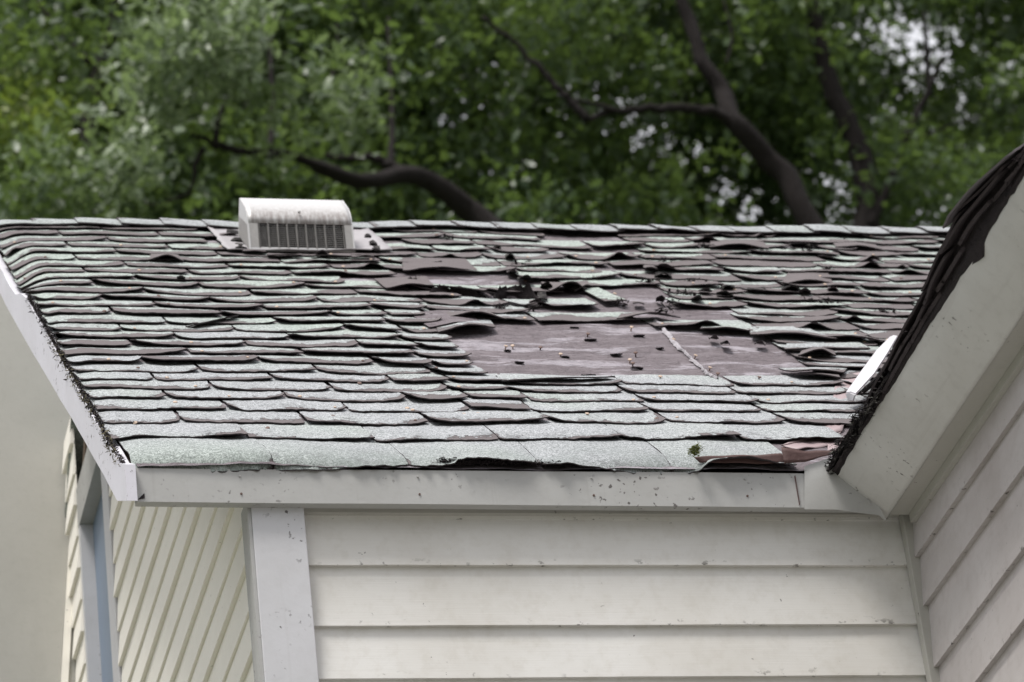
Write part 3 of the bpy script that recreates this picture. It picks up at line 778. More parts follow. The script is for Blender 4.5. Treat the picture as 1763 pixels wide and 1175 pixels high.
# ---------------------------------------------------------------- front wall
WY = .055; XL, XR = .27, 1.78
def board_strip(origin, du, dn, L, zb, ht, thick, thin, mat, parent, name='clapboard', seg=8, u0=0.):
    """one lap board: butt edge at zb, bottom proud by thick, top by thin; du along, dn outward"""
    V = []; bv = []
    for i in range(seg + 1):
        u = u0 + L * i / seg; w1 = .0012 * n2(u * 5, zb * 9); w2 = .0010 * n2(u * 6, zb * 7, 4)
        for nrm, z, b in ((0, zb + .001, 0), (thick + w1, zb + w2, 0.), (thick + w1, zb + w2 + .0005, .02), (thick * .96 + thin * .04 + w1, zb + .006, .06), (thin, zb + ht, 1.), (0, zb + ht, 1.)):
            V.append((origin[0] + du[0] * u + dn[0] * nrm, origin[1] + du[1] * u + dn[1] * nrm, z)); bv.append(b)
    F = []
    for i in range(seg):
        for k in range(5): a = i * 6 + k; F.append((a, a + 6, a + 7, a + 1))
    F += [tuple(range(5, -1, -1)), tuple(range(seg * 6, seg * 6 + 6))]
    return mk(name, V, F, mat, parent, False, dict(bv=bv))
mb = MB(); mb.box(XL + .006, XR + .02, WY + .002, WY + .09, GZ, -.02)
fw = part(mb.build('front_wall', M_CLAP, house))
edges = [-.099, -.232, -.372, -.500]
while edges[-1] > -1.7: edges.append(edges[-1] - .132)
zt = -.06
for k, z in enumerate(edges):
    zb = hit(1000, {0: 893, 1: 974, 2: 1077, 3: 1167}.get(k, 0), (0, 1, 0), WY - .012)[2] if k < 4 else z
    if k >= 4: zb = prevz - .131
    board_strip((XL + .08, WY), (1, 0), (0, -1), XR - XL - .08 + .004, zb, (zt - zb) + .010, .015 if k else .006, .003, M_CLAP, fw, seg=14)
    zt = zb; prevz = zb
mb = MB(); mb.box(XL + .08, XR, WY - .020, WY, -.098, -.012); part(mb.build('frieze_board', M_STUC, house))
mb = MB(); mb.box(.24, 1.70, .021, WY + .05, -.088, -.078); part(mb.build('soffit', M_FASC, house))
# corner board (front face and a narrow left face)
mb = MB(); mb.box(.244, .362, WY - .034, WY - .002, GZ, -.080); part(mb.build('corner_board', M_WHITE, house, bevel=.002))
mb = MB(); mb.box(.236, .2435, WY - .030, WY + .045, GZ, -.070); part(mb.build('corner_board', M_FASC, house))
# inside-corner trim
mb = MB(); mb.box(1.752, 1.777, WY - .040, WY - .012, GZ, -.10); part(mb.build('corner_trim', M_STUC, house, bevel=.002))

# ---------------------------------------------------------------- left gable wall
mb = MB()
T1 = 2 * RY
XW = XL + .045
mb.prism([(XW, WY + .01, GZ), (XW, T1 - .06, GZ), (XW, T1 - .06, -.15), (XW, RY, RZ - .2), (XW, WY + .01, -.16)],
         [(XL + .10, WY + .01, GZ), (XL + .10, T1 - .06, GZ), (XL + .10, T1 - .06, -.15), (XL + .10, RY, RZ - .2), (XL + .10, WY + .01, -.16)])
lw = part(mb.build('side_wall', M_CLAPL, house))
WN0, WN1, WTOP = 2.235, 2.75, 1.225
z = .581 - .1035 * 20
k = 0
while z < 1.85:
    ya = max(WY + .04, (z + .16) / math.tan(TH) + .01)
    thick = .014 if k % 2 else .010
    if ya < WN0 - .115:
        board_strip((XL, ya), (0, 1), (-1, 0), WN0 - .116 - ya , z, .112, thick, .002, M_CLAPL, lw, 'clapboard', 12)
        lw.children[-1] if 0 else None
    if z < WTOP + .30: board_strip((XL, WN1 + .032), (0, 1), (-1, 0), 3.0 - WN1 - .045, z, .112, thick, .002, M_CLAPL, lw, 'clapboard', 4)
    z += .1035; k += 1
# window: casing, deep jamb, head, blue panel
win = None
mb = MB(); mb.box(XL + .036, XL + .042, WN0 - .0, WN1, -1.6, WTOP)
win = part(mb.build('window', M_PANE, house))
mb = MB(); mb.box(XL - .012, XL + .034, WN0 - .112, WN0 - .004, -1.6, WTOP + .10); mb.build('casing', M_WHITE, win, bevel=.002)
mb = MB(); mb.box(XL - .003, XL + .042, WN1 + .001, WN1 + .03, -1.6, WTOP + .0); mb.build('jamb', M_WHITE, win)
mb = MB(); mb.box(XL - .004, XL + .042, WN0 - .003, WN1 + .03, WTOP + .001, WTOP + .13); mb.build('window_head', M_FASC, win)

# far left smooth wing wall, facing the camera
q = [hit(131, 700, (0, 1, 0), 3.0), hit(104, 1175, (0, 1, 0), 3.0), hit(0, 462, (0, 1, 0), 3.0)]
xt, xb = float(q[0][0]), float(q[1][0]); zt, zb = float(q[0][2]), float(q[1][2])
sl = (xt - xb) / (zt - zb)
def lx(z): return xt + (z - zt) * sl
mb = MB()
A = [(-2.6, 3.0, GZ), (lx(-2.0), 3.0, GZ), (lx(-2.0), 3.0, -2.0), (lx(1.72), 3.0, 1.72), (.262, 3.0, 2.19), (-2.6, 3.0, 2.19)]
mb.prism(A, [(x, 4.4, z) for x, _, z in A]); part(mb.build('wing_wall', M_STUC, house))
mb = MB()
A = [(lx(-2.0) + .001, 2.985, -2.0), (lx(-2.0) + .022, 2.985, -2.0), (lx(1.7) + .022, 2.985, 1.7), (lx(1.7) + .001, 2.985, 1.7)]
mb.prism(A, [(x, 3.05, z) for x, _, z in A]); part(mb.build('corner_trim', M_CLAPL, house))

mb = MB(); A = [(lx(-2.0) + .018, 2.993, -2.0), (.30, 2.993, -2.0), (.30, 2.993, 1.2), (lx(1.2) + .018, 2.993, 1.2)]
mb.prism(A, [(x, 3.05, z) for x, _, z in A]); part(mb.build('corner_filler', M_STUC, house))
# ---------------------------------------------------------------- right wing: wall, soffit, fascia, roof and its shingle edge
YN = -3.4
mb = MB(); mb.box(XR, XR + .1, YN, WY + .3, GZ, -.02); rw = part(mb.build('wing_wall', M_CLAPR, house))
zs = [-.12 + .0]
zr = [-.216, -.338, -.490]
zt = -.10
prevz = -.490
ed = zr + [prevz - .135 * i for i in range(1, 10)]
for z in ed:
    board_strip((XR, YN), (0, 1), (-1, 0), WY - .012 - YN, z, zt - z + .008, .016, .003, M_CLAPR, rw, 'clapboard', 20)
    zt = z
mb = MB(); mb.box(1.703, XR + .02, YN, -.005, -.118, -.112); part(mb.build('wing_soffit', M_STUC, house))
mb = MB(); mb.box(XR - .022, XR - .001, YN, -.01, -.140, -.1185); part(mb.build('soffit_moulding', M_STUC, house))
# fascia: an inclined board, with the ragged caulked end at the inside corner
prof = [(1.597, -.004), (1.600, -.024), (1.640, -.066), (1.645, -.072), (1.698, -.120), (1.706, -.124), (1.712, -.118), (1.640, -.002)]
K = 60; mb = MB()
for i in range(K + 1):
    y = .0 + (YN) * i / K
    for k, (x, z) in enumerate(prof):
        yy = y; zz = z + .0025 * n2(y * 3, k * .5)
        if i == 0: yy = {0: .015, 1: .012, 2: -.004, 3: -.006, 4: -.004, 5: .004, 6: .02, 7: .02}[k]
        if i == 1: yy = y + .02
        xx = x + .002 * n2(y * 5, k * .4, 3)
        mb.V.append((xx, yy, zz))
n_ = len(prof)
for i in range(K):
    for k in range(n_): mb.F.append((i * n_ + k, (i + 1) * n_ + k, (i + 1) * n_ + (k + 1) % n_, i * n_ + (k + 1) % n_))
mb.F += [tuple(range(n_)), tuple(range(K * n_ + n_ - 1, K * n_ - 1, -1))]
part(mb.build('wing_fascia', M_WFAS, house, True))
# caulked web between the two boards, drawn down to a drip point
def loft(rowsP, name, mat, parent, smooth=True, thick=.004):
    V = [tuple(p) for r in rowsP for p in r]; w_ = len(rowsP[0])
    F = [(i * w_ + j, i * w_ + j + 1, (i + 1) * w_ + j + 1, (i + 1) * w_ + j) for i in range(len(rowsP) - 1) for j in range(w_ - 1)]
    o = mk(name, V, F, mat, parent, smooth)
    if thick: so = o.modifiers.new('t', 'SOLIDIFY'); so.thickness = thick; so.offset = -1
    return o
top_px = [(1385, 803), (1400, 798), (1418, 792), (1434, 787), (1448, 782), (1462, 772)]
bot_px = [(1385, 878), (1410, 878), (1440, 879), (1478, 882), (1512, 888), (1527, 897)]
rowsP = []
for f in (0, .25, .5, .75, .92, 1.):
    r_ = []
    for i, (a, b) in enumerate(zip(top_px, bot_px)):
        x = a[0] * (1 - f) + b[0] * f; y = a[1] * (1 - f) + b[1] * f + (random.uniform(-1.5, 1.5) if f == 1 else 0)
        yy = -.0062 - .003 * math.sin(f * 3.1) * (i > 0) - [0, .001, .003, .007, .012, .016][i]
        r_.append(hit(x, y, (0, 1, 0), yy))
    rowsP.append(r_)
part(loft(rowsP, 'corner_caulk', M_FASC, house, thick=0))

# wing roof (mostly turned away): deck + shingle courses, valley side cut by the main roof
TR = TH
VW = 1.612
def wr(y, t, h=0.): return (VW + t * math.cos(TR) - h * math.sin(TR), y, t * math.sin(TR) + h * math.cos(TR))
mb = MB()
def valley_y(t): return t * math.cos(TR)
A = [wr(YN, -.02, -.02), wr(0.0, -.02, -.02), wr(valley_y(3.0), 3.0, -.02), wr(YN, 3.0, -.02)]
B = [wr(YN, -.02, .0), wr(0.0, -.02, .0), wr(valley_y(3.0), 3.0, .0), wr(YN, 3.0, .0)]
mb.prism(A, B); wroof = part(mb.build('wing_roof', M_DECK, house))
def edge_rise(y): return float(np.interp(y, [-3.4, -1.5, -1.33, -1.06, -.92, -.73, -.5, -.2, .1], [.9, .95, 1.0, 2.1, 1.95, 1.45, 1.0, .7, .6]))
def wtab(y0, y1, t0, t1, hb, lift, wave, mat, name='shingle', thick=.005, NU=14, NV=5, bow=0.):
    top = []; uvs = []; sd = random.random() * 60; hb0 = hb
    for i in range(NU + 1):
        u = i / NU; y = y0 + (y1 - y0) * u; hb = hb0 * edge_rise(y)
        for j in range(NV + 1):
            v = j / NV; tb = t0 + .008 * n2(y * 9, sd) + .004 * n2(y * 40, sd); t = tb + (t1 - tb) * v
            h = hb + lift * (1 - v) ** 1.5 + wave * n2(y * 5, sd) * (1 - v) + bow * math.sin(math.pi * u) * (1 - v) ** 1.3
            top.append(wr(y, t, h)); uvs.append((y, t + 1.5, 0))
    W = NV + 1; n0 = len(top); nx, nz = -math.sin(TR) * thick, math.cos(TR) * thick
    Vv = top + [(x - nx, y, z - nz) for x, y, z in top]; F = []
    for i in range(NU):
        for j in range(NV):
            a = i * W + j; F.append((a, a + 1, a + W + 1, a + W)); F.append((n0 + a, n0 + a + W, n0 + a + W + 1, n0 + a + 1))
    loop = [i * W for i in range(NU + 1)] + [NU * W + j for j in range(1, W)] + [i * W + NV for i in range(NU - 1, -1, -1)] + [j for j in range(NV - 1, 0, -1)]
    L = len(loop); b = len(Vv)
    Vv += [top[k] for k in loop] + [(top[k][0] - nx, top[k][1], top[k][2] - nz) for k in loop]
    F += [(b + i, b + (i + 1) % L, b + L + (i + 1) % L, b + L + i) for i in range(L)]
    return mk(name, Vv, F, mat, wroof, True, dict(suv=uvs + uvs + [uvs[k] for k in loop] * 2, wear=[.3] * n0 + [1.] * (n0 + 2 * L), side=[0.] * n0 + [1.] * (n0 + 2 * L)))
# three overhanging starter layers make the thick black edge
for lay, (t0, hb, th_) in enumerate(((-.010, .003, .010), (-.022, .013, .008), (-.027, .022, .006), (-.020, .031, .005))):
    y = .06 - lay * .02
    while y > YN:
        w_ = random.uniform(.16, .33); wtab(y - w_ + .002, y, t0 + random.uniform(-.006, .006), .22, hb, random.uniform(-.003, .005) + (.006 * lay) * math.exp(-((y - w_ / 2 + 1.05) / .2) ** 2), .008, M_CRUST if y > -.30 and random.random() < .8 else M_SH, thick=th_); y -= w_
for k in range(1, 14):
    y = min(.02 + .096 * k, 3) * .9; 
    o = wtab(YN, valley_y(.1 + .2 * k) - .02, .1 + .2 * k, .1 + .2 * k + .26, .010, .004, .004, M_SH, 'shingle_course', NU=26, NV=3); o['kind'] = 'stuff'
# crusty laminated edge, seen from below
ce = [wr(.03 - .06 * i, -.030, .004 + .012 * (i % 3)) for i in range(8)]
chips('worn_edge_flakes', ce, M_CRUST, 450, .007, wroof, (.004, .02, .007), flat=.15)
ce = [wr(.03 - .06 * i, -.022, .004 + .014 * (i % 3)) for i in range(54)]
chips('edge_crumbs', ce, M_BLACK, 900, .0045, wroof, (.004, .02, .006), flat=.3)  # black chips also darken the gaps between the layers
# black backing added to fill the dark gaps between edge layers, overhanging the fascia
V = []; F = []
K = 150
for i in range(K + 1):
    y = .02 + (YN) * i / K
    dr = .004 + .012 * max(0, n2(y * 5, 1.3) + .1) + .006 * n2(y * 25, 2) + .004 * n2(y * 70, 5) + .014 * math.exp(-((y + 1.02) / .03) ** 2)
    er = edge_rise(y)
    for x, z in ((1.602 - .016 * (er - 1), .010 + .020 * er), (1.592, -.012), (1.594 + dr * .5, -.012 - dr), (1.606 + dr * .5, -.012 - dr)): V.append((x, y, z))
for i in range(K):
    for k in range(3): a = i * 4 + k; F.append((a, a + 4, a + 5, a + 1))
mk('gap_backing', V, F, M_BLACK, wroof, False)
# curled flap that stands out of the wing roof's edge near the top
def curl(pxs, Xa, name, mat, parent, lay=.012):
    rowsP = []
    for (a, b) in pxs:
        pa = hit(*a, (1, 0, 0), Xa); pb = hit(*b, (1, 0, 0), Xa + .03)
        mid = (pa + pb) / 2 + np.array([-.012, 0, .004])
        rowsP.append([pa, pa * .6 + mid * .4, mid, pb * .6 + mid * .4, pb])
    return loft(rowsP, name, mat, parent)
M_CURL = plain('curled_grey_shingle', (.085, .075, .082), (.15, .135, .145), 30, .8, .4, .003)
if 0: curl([((1650, 395), (1662, 420)), ((1672, 345), (1690, 385)), ((1676, 324), (1700, 350)), ((1705, 306), (1722, 322)), ((1742, 272), (1745, 290)), ((1756, 262), (1765, 268))], 1.585, 'curled_shingle', M_CURL, wroof)
wtab(-1.34, -1.02, -.040, .12, .034, .012, .008, M_CURL, 'curled_shingle', .004, bow=.006)
# bent white tin strip lying in the valley, its dark underside turned right
def strip(pxa, pxb, h1, h2, name, mat, parent):
    rowsP = []
    for (a, b, ha, hb) in zip(pxa, pxb, h1, h2):
        rowsP.append([hit(*a, NR, ha), (hit(*a, NR, ha) + hit(*b, NR, hb)) / 2 + NR * .003, hit(*b, NR, hb)])
    return loft(rowsP, name, mat, parent, False)
strip([(1534, 582), (1510, 606), (1485, 640), (1458, 678)], [(1546, 581), (1530, 608), (1506, 645), (1474, 680)], (.10, .085, .06, .045), (.12, .10, .08, .06), 'tin_strip', M_TIN, roof)
strip([(1458, 678), (1463, 690)], [(1474, 680), (1470, 690)], (.045, .03), (.06, .04), 'tin_strip', M_TIN, roof)
strip([(1548, 582), (1533, 612), (1508, 648), (1478, 676)], [(1558, 596), (1542, 622), (1520, 652), (1486, 676)], (.118, .098, .078, .058), (.09, .07, .05, .03), 'tin_strip_underside', M_CRUST, roof)
strip([(1555, 590), (1540, 625), (1525, 655), (1512, 690)], [(1572, 590), (1562, 630), (1548, 662), (1530, 696)], (.10, .08, .07, .05), (.09, .07, .06, .05), 'curled_shingle', M_CURL, roof)

# ---------------------------------------------------------------- roof vent
vent = empty('roof_vent', rp(.82, 2.54, .016), label='white metal box vent with louvred front near the roof ridge', category='roof vent')
vo = Vector(vent.location)
vy0 = tmap(.82, 2.54) * CT - .012; vz0 = tmap(.82, 2.54) * ST + .006
VX0, VX1 = .672, .972
def vw(m_, name, mat, smooth=False, bevel=0, par=None):
    m_.V = [tuple(Vector(v) - vo) for v in m_.V]
    return m_.build(name, mat, par or vent, smooth, bevel)
Ht = .142
pf = [(0, .0), (-.002, .092), (0, Ht - .028), (.006, Ht - .008), (.022, Ht + .018), (.083, .226), (.092, .228), (.150, .138)]     # (y, z) profile, front foot to back foot
def vpt(x, q): return (x, vy0 + q[0], vz0 + q[1] + (x - VX0) * .0)
# hood: top and back shell
mb = MB(); dirt = []
NXh = 24
prof = pf[1:]
for i in range(NXh + 1):
    x = VX0 + (VX1 - VX0) * i / NXh
    for k, q_ in enumerate(prof): mb.V.append(tuple(Vector(vpt(x, q_)) - vo)); dirt.append([1., 1., .75, .25, .04, .0, .2][k] * (.25 if i < 1 or i > NXh - 1 else 1))
K = len(prof)
for i in range(NXh):
    for k in range(K - 1): a = i * K + k; mb.F.append((a, a + K, a + K + 1, a + 1))
hood = mk('hood', mb.V, mb.F, M_METAL, vent, True, dict(dirt=dirt)); so = hood.modifiers.new('t', 'SOLIDIFY'); so.thickness = .0025; so.offset = -1
# side cheeks with their louvre slots
for x0, x1 in ((VX0 - .003, VX0), (VX1, VX1 + .003)):
    up = [(.0, .085), (0, Ht - .028), (.006, Ht - .008), (.022, Ht + .018), (.083, .226), (.092, .228), (.118, .187)]
    m_ = MB(); m_.prism([vpt(x0, q_) for q_ in up], [vpt(x1, q_) for q_ in up])
    ck = vw(m_, 'side_cheek', M_METAL, False)
    for k in range(11):
        f = k / 11; 
        a0 = (.0, .0 + .085 * f); b0 = (.148 - .030 * f, .140 + .047 * f)
        dz = .0042
        m_ = MB(); A = [(x0, vy0 + a0[0], vz0 + a0[1]), (x0, vy0 + b0[0], vz0 + b0[1]), (x0, vy0 + b0[0], vz0 + b0[1] + dz), (x0, vy0 + a0[0], vz0 + a0[1] + dz)]
        m_.prism(A, [(x1, y, z) for _, y, z in A]); vw(m_, 'louvre', M_METL)
    m_ = MB(); xi = x0 + .006 if x0 < VX0 else x0 - .004
    A = [(xi, vy0 + .004, vz0), (xi, vy0 + .146, vz0 + .14), (xi, vy0 + .118, vz0 + .186), (xi, vy0 + .004, vz0 + .088)]
    m_.prism(A, [(xi + .002, y, z) for _, y, z in A]); vw(m_, 'dark_backing', M_DARK)  # dark plate added behind the louvres as the vent's inner shade
    m_ = MB(); m_.box(x0 - .001, x1 + .001, vy0 - .003, vy0 + .005, vz0, vz0 + .09); vw(m_, 'corner_post', M_METAL)
m_ = MB(); m_.box(VX0 + .008, VX1 - .008, vy0 + .022, vy0 + .024, vz0, vz0 + .10); vw(m_, 'dark_backing', M_DARK)
m_ = MB(); m_.box(VX0, VX1, vy0 - .001, vy0 + .003, vz0, vz0 + .012); vw(m_, 'bottom_rail', M_METAL)
for a, b in ((VX0, VX0 + .028), (VX1 - .024, VX1)):
    m_ = MB(); m_.box(a, b, vy0 - .0015, vy0 + .002, vz0 + .012, vz0 + .0925); vw(m_, 'corner_panel', M_METL)
for k in range(10):
    x = VX0 + .028 + (VX1 - VX0 - .052) * k / 9
    m_ = MB(); m_.box(x - .0022, x + .0022, vy0 - .0015, vy0 + .004, vz0 + .010, vz0 + .0925); vw(m_, 'rib', M_RIB)
for k in range(12):
    z = vz0 + .014 + k * .0066
    m_ = MB(); A = [(VX0 + .02, vy0 + .002, z), (VX0 + .02, vy0 + .008, z + .0035), (VX0 + .02, vy0 + .008, z + .0045), (VX0 + .02, vy0 + .002, z + .0012)]
    m_.prism(A, [(VX1 - .02, y, z_) for _, y, z_ in A]); vw(m_, 'louvre', M_METL)
m_ = MB(); m_.tube([vpt(.822, (-.001, Ht - .012)), vpt(.822, (-.006, Ht - .011))], [.004, .0035], 10); vw(m_, 'screw', M_METL, True)

# ---------------------------------------------------------------- trees
LEAF = np.array([(0, 0, 0), (.12, .04, .0), (.30, .22, .03), (.36, .08, .01), (.60, .30, .05), (.66, .09, .01), (.86, .19, .03), (1., 0, -.02),
                 (.86, -.19, .03), (.66, -.09, .01), (.60, -.30, .05), (.36, -.08, .01), (.30, -.22, .03), (.12, -.04, .0)], np.float32)
LT = [(0, 1, 13), (1, 3, 11), (1, 11, 13), (1, 2, 3), (13, 11, 12), (3, 5, 9), (3, 9, 11), (3, 4, 5), (11, 9, 10), (5, 7, 9), (5, 6, 7), (9, 7, 8)]
LT = np.array(LT, np.int64)
def leaves(name, centers, per, size, parent, tint_fn, pale_fn, wind=(-.35, 0, .15), spread=.16, seed=0):
    g = np.random.default_rng(seed)
    C0 = np.repeat(np.asarray(centers, np.float32), per, axis=0); n_ = len(C0)
    tw = np.repeat(g.normal(size=(len(centers), 3)), per, axis=0) * .5 + np.array(wind)
    d = g.normal(size=(n_, 3)) * .75 + tw + np.array([0, 0, -.25]); d /= np.linalg.norm(d, axis=1)[:, None]
    base = C0 + g.normal(size=(n_, 3)) * spread * .55
    pa = np.clip(pale_fn(C0) * g.uniform(.3, 1.2, n_), 0, 1)
    upv = g.normal(size=(n_, 3)) * .55 + np.array([0, -.25, 1.]); upv = upv * (1 - .6 * pa[:, None]) + np.array([-.4, -.75, .7]) * pa[:, None] * 1.3; e = np.cross(upv, d); e /= np.linalg.norm(e, axis=1)[:, None] + 1e-6; f = np.cross(d, e)
    L = size * g.uniform(.6, 1.25, n_)
    bend = g.uniform(-.25, .25, n_)
    lv = LEAF
    P = base[:, None, :] + L[:, None, None] * (lv[None, :, 0:1] * d[:, None, :] + lv[None, :, 1:2] * e[:, None, :] + (lv[None, :, 2:3] + bend[:, None, None] * lv[None, :, 0:1] ** 2) * f[:, None, :])
    Vn = P.reshape(-1, 3).astype(np.float32); k = len(lv)
    T = (LT[None] + (np.arange(n_) * k)[:, None, None]).reshape(-1, 3)
    me = bpy.data.meshes.new(name); me.vertices.add(len(Vn)); me.vertices.foreach_set('co', Vn.ravel())
    me.loops.add(T.size); me.loops.foreach_set('vertex_index', T.ravel().astype(np.int32))
    me.polygons.add(len(T)); me.polygons.foreach_set('loop_start', np.arange(0, T.size, 3, dtype=np.int32)); me.polygons.foreach_set('loop_total', np.full(len(T), 3, np.int32))
    me.update()
    ti = np.clip(tint_fn(C0) + g.normal(size=n_) * .13, 0, 1)
    for nm, a in (('tint', ti), ('pale', pa)):
        at = me.attributes.new(nm, 'FLOAT', 'POINT'); at.data.foreach_set('value', np.repeat(a, k).astype(np.float32))
    me.materials.append(M_LEAF)
    o = bpy.data.objects.new(name, me); COL.objects.link(o); o.parent = parent
    return o
def at(x, y, Y): return hit(x, y, (0, 1, 0), Y)
def limb(m_, pts, r0, r1, n_=10, wob=.25):
    pts = [np.array(p, float) for p in pts]; out = []; rr = []
    K = 7
    for i in range(len(pts) - 1):
        p0 = pts[max(i - 1, 0)]; p1 = pts[i]; p2 = pts[i + 1]; p3 = pts[min(i + 2, len(pts) - 1)]
        for k in range(K + (i == len(pts) - 2)):
            t = k / K
            q = .5 * ((2 * p1) + (-p0 + p2) * t + (2 * p0 - 5 * p1 + 4 * p2 - p3) * t * t + (-p0 + 3 * p1 - 3 * p2 + p3) * t ** 3)
            f = (i + t) / (len(pts) - 1)
            q = q + .02 * np.array([n2(f * 14, i, 1), n2(f * 14, i, 2), n2(f * 12, i, 3)]); out.append(q); rr.append(r0 * (1 - f) + r1 * f)
    m_.tube(out, rr, n_, True, wob)
def mkpts(px, Y0, dY=0.): return [at(x, y, Y0 + dY * i) for i, (x, y) in enumerate(px)]
def blobs(x0, x1, y0, y1, z0, z1, nb, rmin, rmax, ns, seed, dens=None):
    """spray centres gathered in clumps, more on each clump's shell"""
    g = np.random.default_rng(seed); out = []
    vol = []
    for _ in range(nb):
        c = np.array([g.uniform(x0, x1), g.uniform(y0, y1), g.uniform(z0, z1)]); r = g.uniform(rmin, rmax)
        k = int(ns * r * r / (rmax * rmax))
        d = g.normal(size=(k, 3)); d /= np.linalg.norm(d, axis=1)[:, None]
        rad = r * (1 - .55 * g.random(k) ** 1.6)
        out.append(c + d * rad[:, None] * np.array([1, 1, .72]))
    out = np.concatenate(out)
    return out
def vis_box(Y, x0=0, x1=1763, y0=0, y1=400):
    a = at(x0, y1, Y); b = at(x1, y0, Y); return a[0], b[0], min(a[2], b[2]), max(a[2], b[2])
def proj(Pn):
    q = (Pn - CAM) @ AX.T; return 881.5 + F_PX * q[:, 0] / q[:, 2], 587.5 + F_PX * q[:, 1] / q[:, 2]

def tree(label, name, limbs, crown, tint, palef, seed, trunk_pts=None, leafsize=.105, per=13, wind=(-.35, 0, .15)):
    base = limbs[0][0][0]
    g0 = np.array([base[0], base[1], GZ]); root = empty(name, tuple(g0), label=label, category='tree')
    def loc(o): o.location = -Vector(g0); return o
    m_ = MB(); 
    tp = limbs[0][0]; tr = limbs[0][1]
    low = [np.array([tp[0][0] + .25 * np.sign(seed - 2.5), tp[0][1], GZ - .1]), np.array([tp[0][0] + .15, tp[0][1], GZ + 3]), np.array([tp[0][0] + .02, tp[0][1], (GZ + tp[0][2]) / 2 + 1.2])] + list(tp)
    limb(m_, low, tr * 1.7, limbs[0][2], 12)
    loc(m_.build('trunk', M_BARK, root, True))
    for pts, r0, r1 in limbs[1:]:
        m_ = MB(); limb(m_, pts, r0, r1, 9); loc(m_.build('branch', M_BARK, root, True))
    loc(leaves('crown', crown, per, leafsize, root, tint, palef, wind, seed=seed))
    return root
def const(v):
    return lambda C: np.full(len(C), v) + .16 * np.sin(C[:, 0] * 2.3 + C[:, 2] * 3.1) * np.cos(C[:, 1] * 1.7 + C[:, 2] * 1.3)
def spot_pale(cx, cy, rx, ry, amt, Y):
    def f(C):
        x, y = proj(C); d = ((x - cx) / rx) ** 2 + ((y - cy) / ry) ** 2
        return amt * np.exp(-d)
    return f
# crowns are volumes round the limbs, several metres deep and reaching well past the frame
YA, YB, YC, YD, YE = 14.5, 15.5, 17.0, 16.0, 21.0
def crown_for(Y, xa, xb, depth, nb, ns, seed, ztop=1.5, zbot=-1.4, r=(.35, .85), yofs=0.):
    x0, x1, z0, z1 = vis_box(Y, xa, xb)
    return blobs(x0, x1, Y - depth / 2 + yofs, Y + depth / 2 + yofs, z0 + zbot, z1 + ztop, nb, r[0], r[1], ns, seed)
# clump-level pale (highlights on wind-blown leaves, put into the colour) laid out in the tree's own space
def clumps_pale(cs):
    def f(C):
        out = np.zeros(len(C))
        for (p, r, a) in cs: out = np.maximum(out, a * np.exp(-(((C - p) / r) ** 2).sum(1)))
        return out
    return f
palesA = clumps_pale([(at(345, 70, 13.2), np.array([.30, .8, .30]), .95), (at(345, 145, 13.2), np.array([.28, .8, .25]), .85), (at(250, 140, 13.4), np.array([.25, .8, .2]), .6), (at(430, 60, 13.4), np.array([.22, .8, .35]), .75),
                      (at(510, 180, 13.2), np.array([.22, .7, .12]), .7), (at(610, 170, 13.2), np.array([.2, .7, .15]), .6), (at(220, 285, 13.2), np.array([.30, .8, .16]), .7), (at(660, 230, 13.2), np.array([.2, .7, .2]), .45), (at(60, 345, 13.6), np.array([.3, .8, .12]), .5)])
def extra(cs, Y0):   # sprays of outer foliage
    g = np.random.default_rng(5); o = []
    for x, y, rx, ry, k in cs:
        c = at(x, y, Y0); o.append(c + g.normal(size=(k, 3)) * np.array([rx, .25, ry]))
    return np.concatenate(o)
cA = np.concatenate([crown_for(YA + 2.9, 120, 900, 3.0, 95, 62, 1),
     extra([(340, 40, .12, .14, 34), (360, 120, .14, .10, 36), (250, 150, .11, .08, 24), (290, 80, .12, .10, 20), (430, 30, .09, .18, 30), (500, 178, .09, .025, 12), (605, 165, .09, .03, 12), (215, 285, .13, .05, 22), (620, 200, .10, .04, 8), (560, 90, .2, .1, 14), (110, 310, .2, .07, 30), (60, 350, .15, .04, 20)], 13.3)])
tree('dark leafy tree behind the vent with a thick limb arching left over it', 'oak_tree',
     [([at(985, 590, YA), at(910, 480, YA), at(850, 400, YA), at(800, 355, YA), at(745, 318, YA - .1), at(700, 300, YA - .2), at(620, 312, YA - .4), at(540, 284, YA - .5)], .085, .045),
      (mkpts([(560, 292), (500, 268), (430, 262), (385, 255), (350, 240), (330, 232)], YA - .5, -.05), .036, .012),
      (mkpts([(700, 300), (670, 285), (640, 272), (600, 274), (560, 268)], YA - .2, .02), .042, .016),
      (mkpts([(372, 255), (374, 220), (385, 180), (400, 150)], YA - .7, .02), .026, .008),
      (mkpts([(350, 258), (335, 290), (330, 325), (300, 345), (265, 355), (240, 340)], YA - .6), .020, .007),
      (mkpts([(672, 285), (676, 220), (672, 120), (668, 30)], YA, .1), .026, .010),
      (mkpts([(465, 260), (470, 180), (466, 90), (470, 0)], YA + .3, .1), .026, .010),
      (mkpts([(560, 160), (580, 100), (580, 40)], YA + .2, .1), .014, .006)],
     cA, const(.42), palesA, 1)
def holes_filter(C, hs):
    """thin the crown where the sky breaks through: ellipsoid clearings elongated along the depth of the crown"""
    x, y = proj(C); keep = np.ones(len(C), bool); g = np.random.default_rng(3); r = g.random(len(C))
    for cx, cy, rx, ry, a in hs:
        d = ((x - cx) / rx) ** 2 + ((y - cy) / ry) ** 2; keep &= ~((d < 2.6) & (r < a + .20))
    return C[keep]
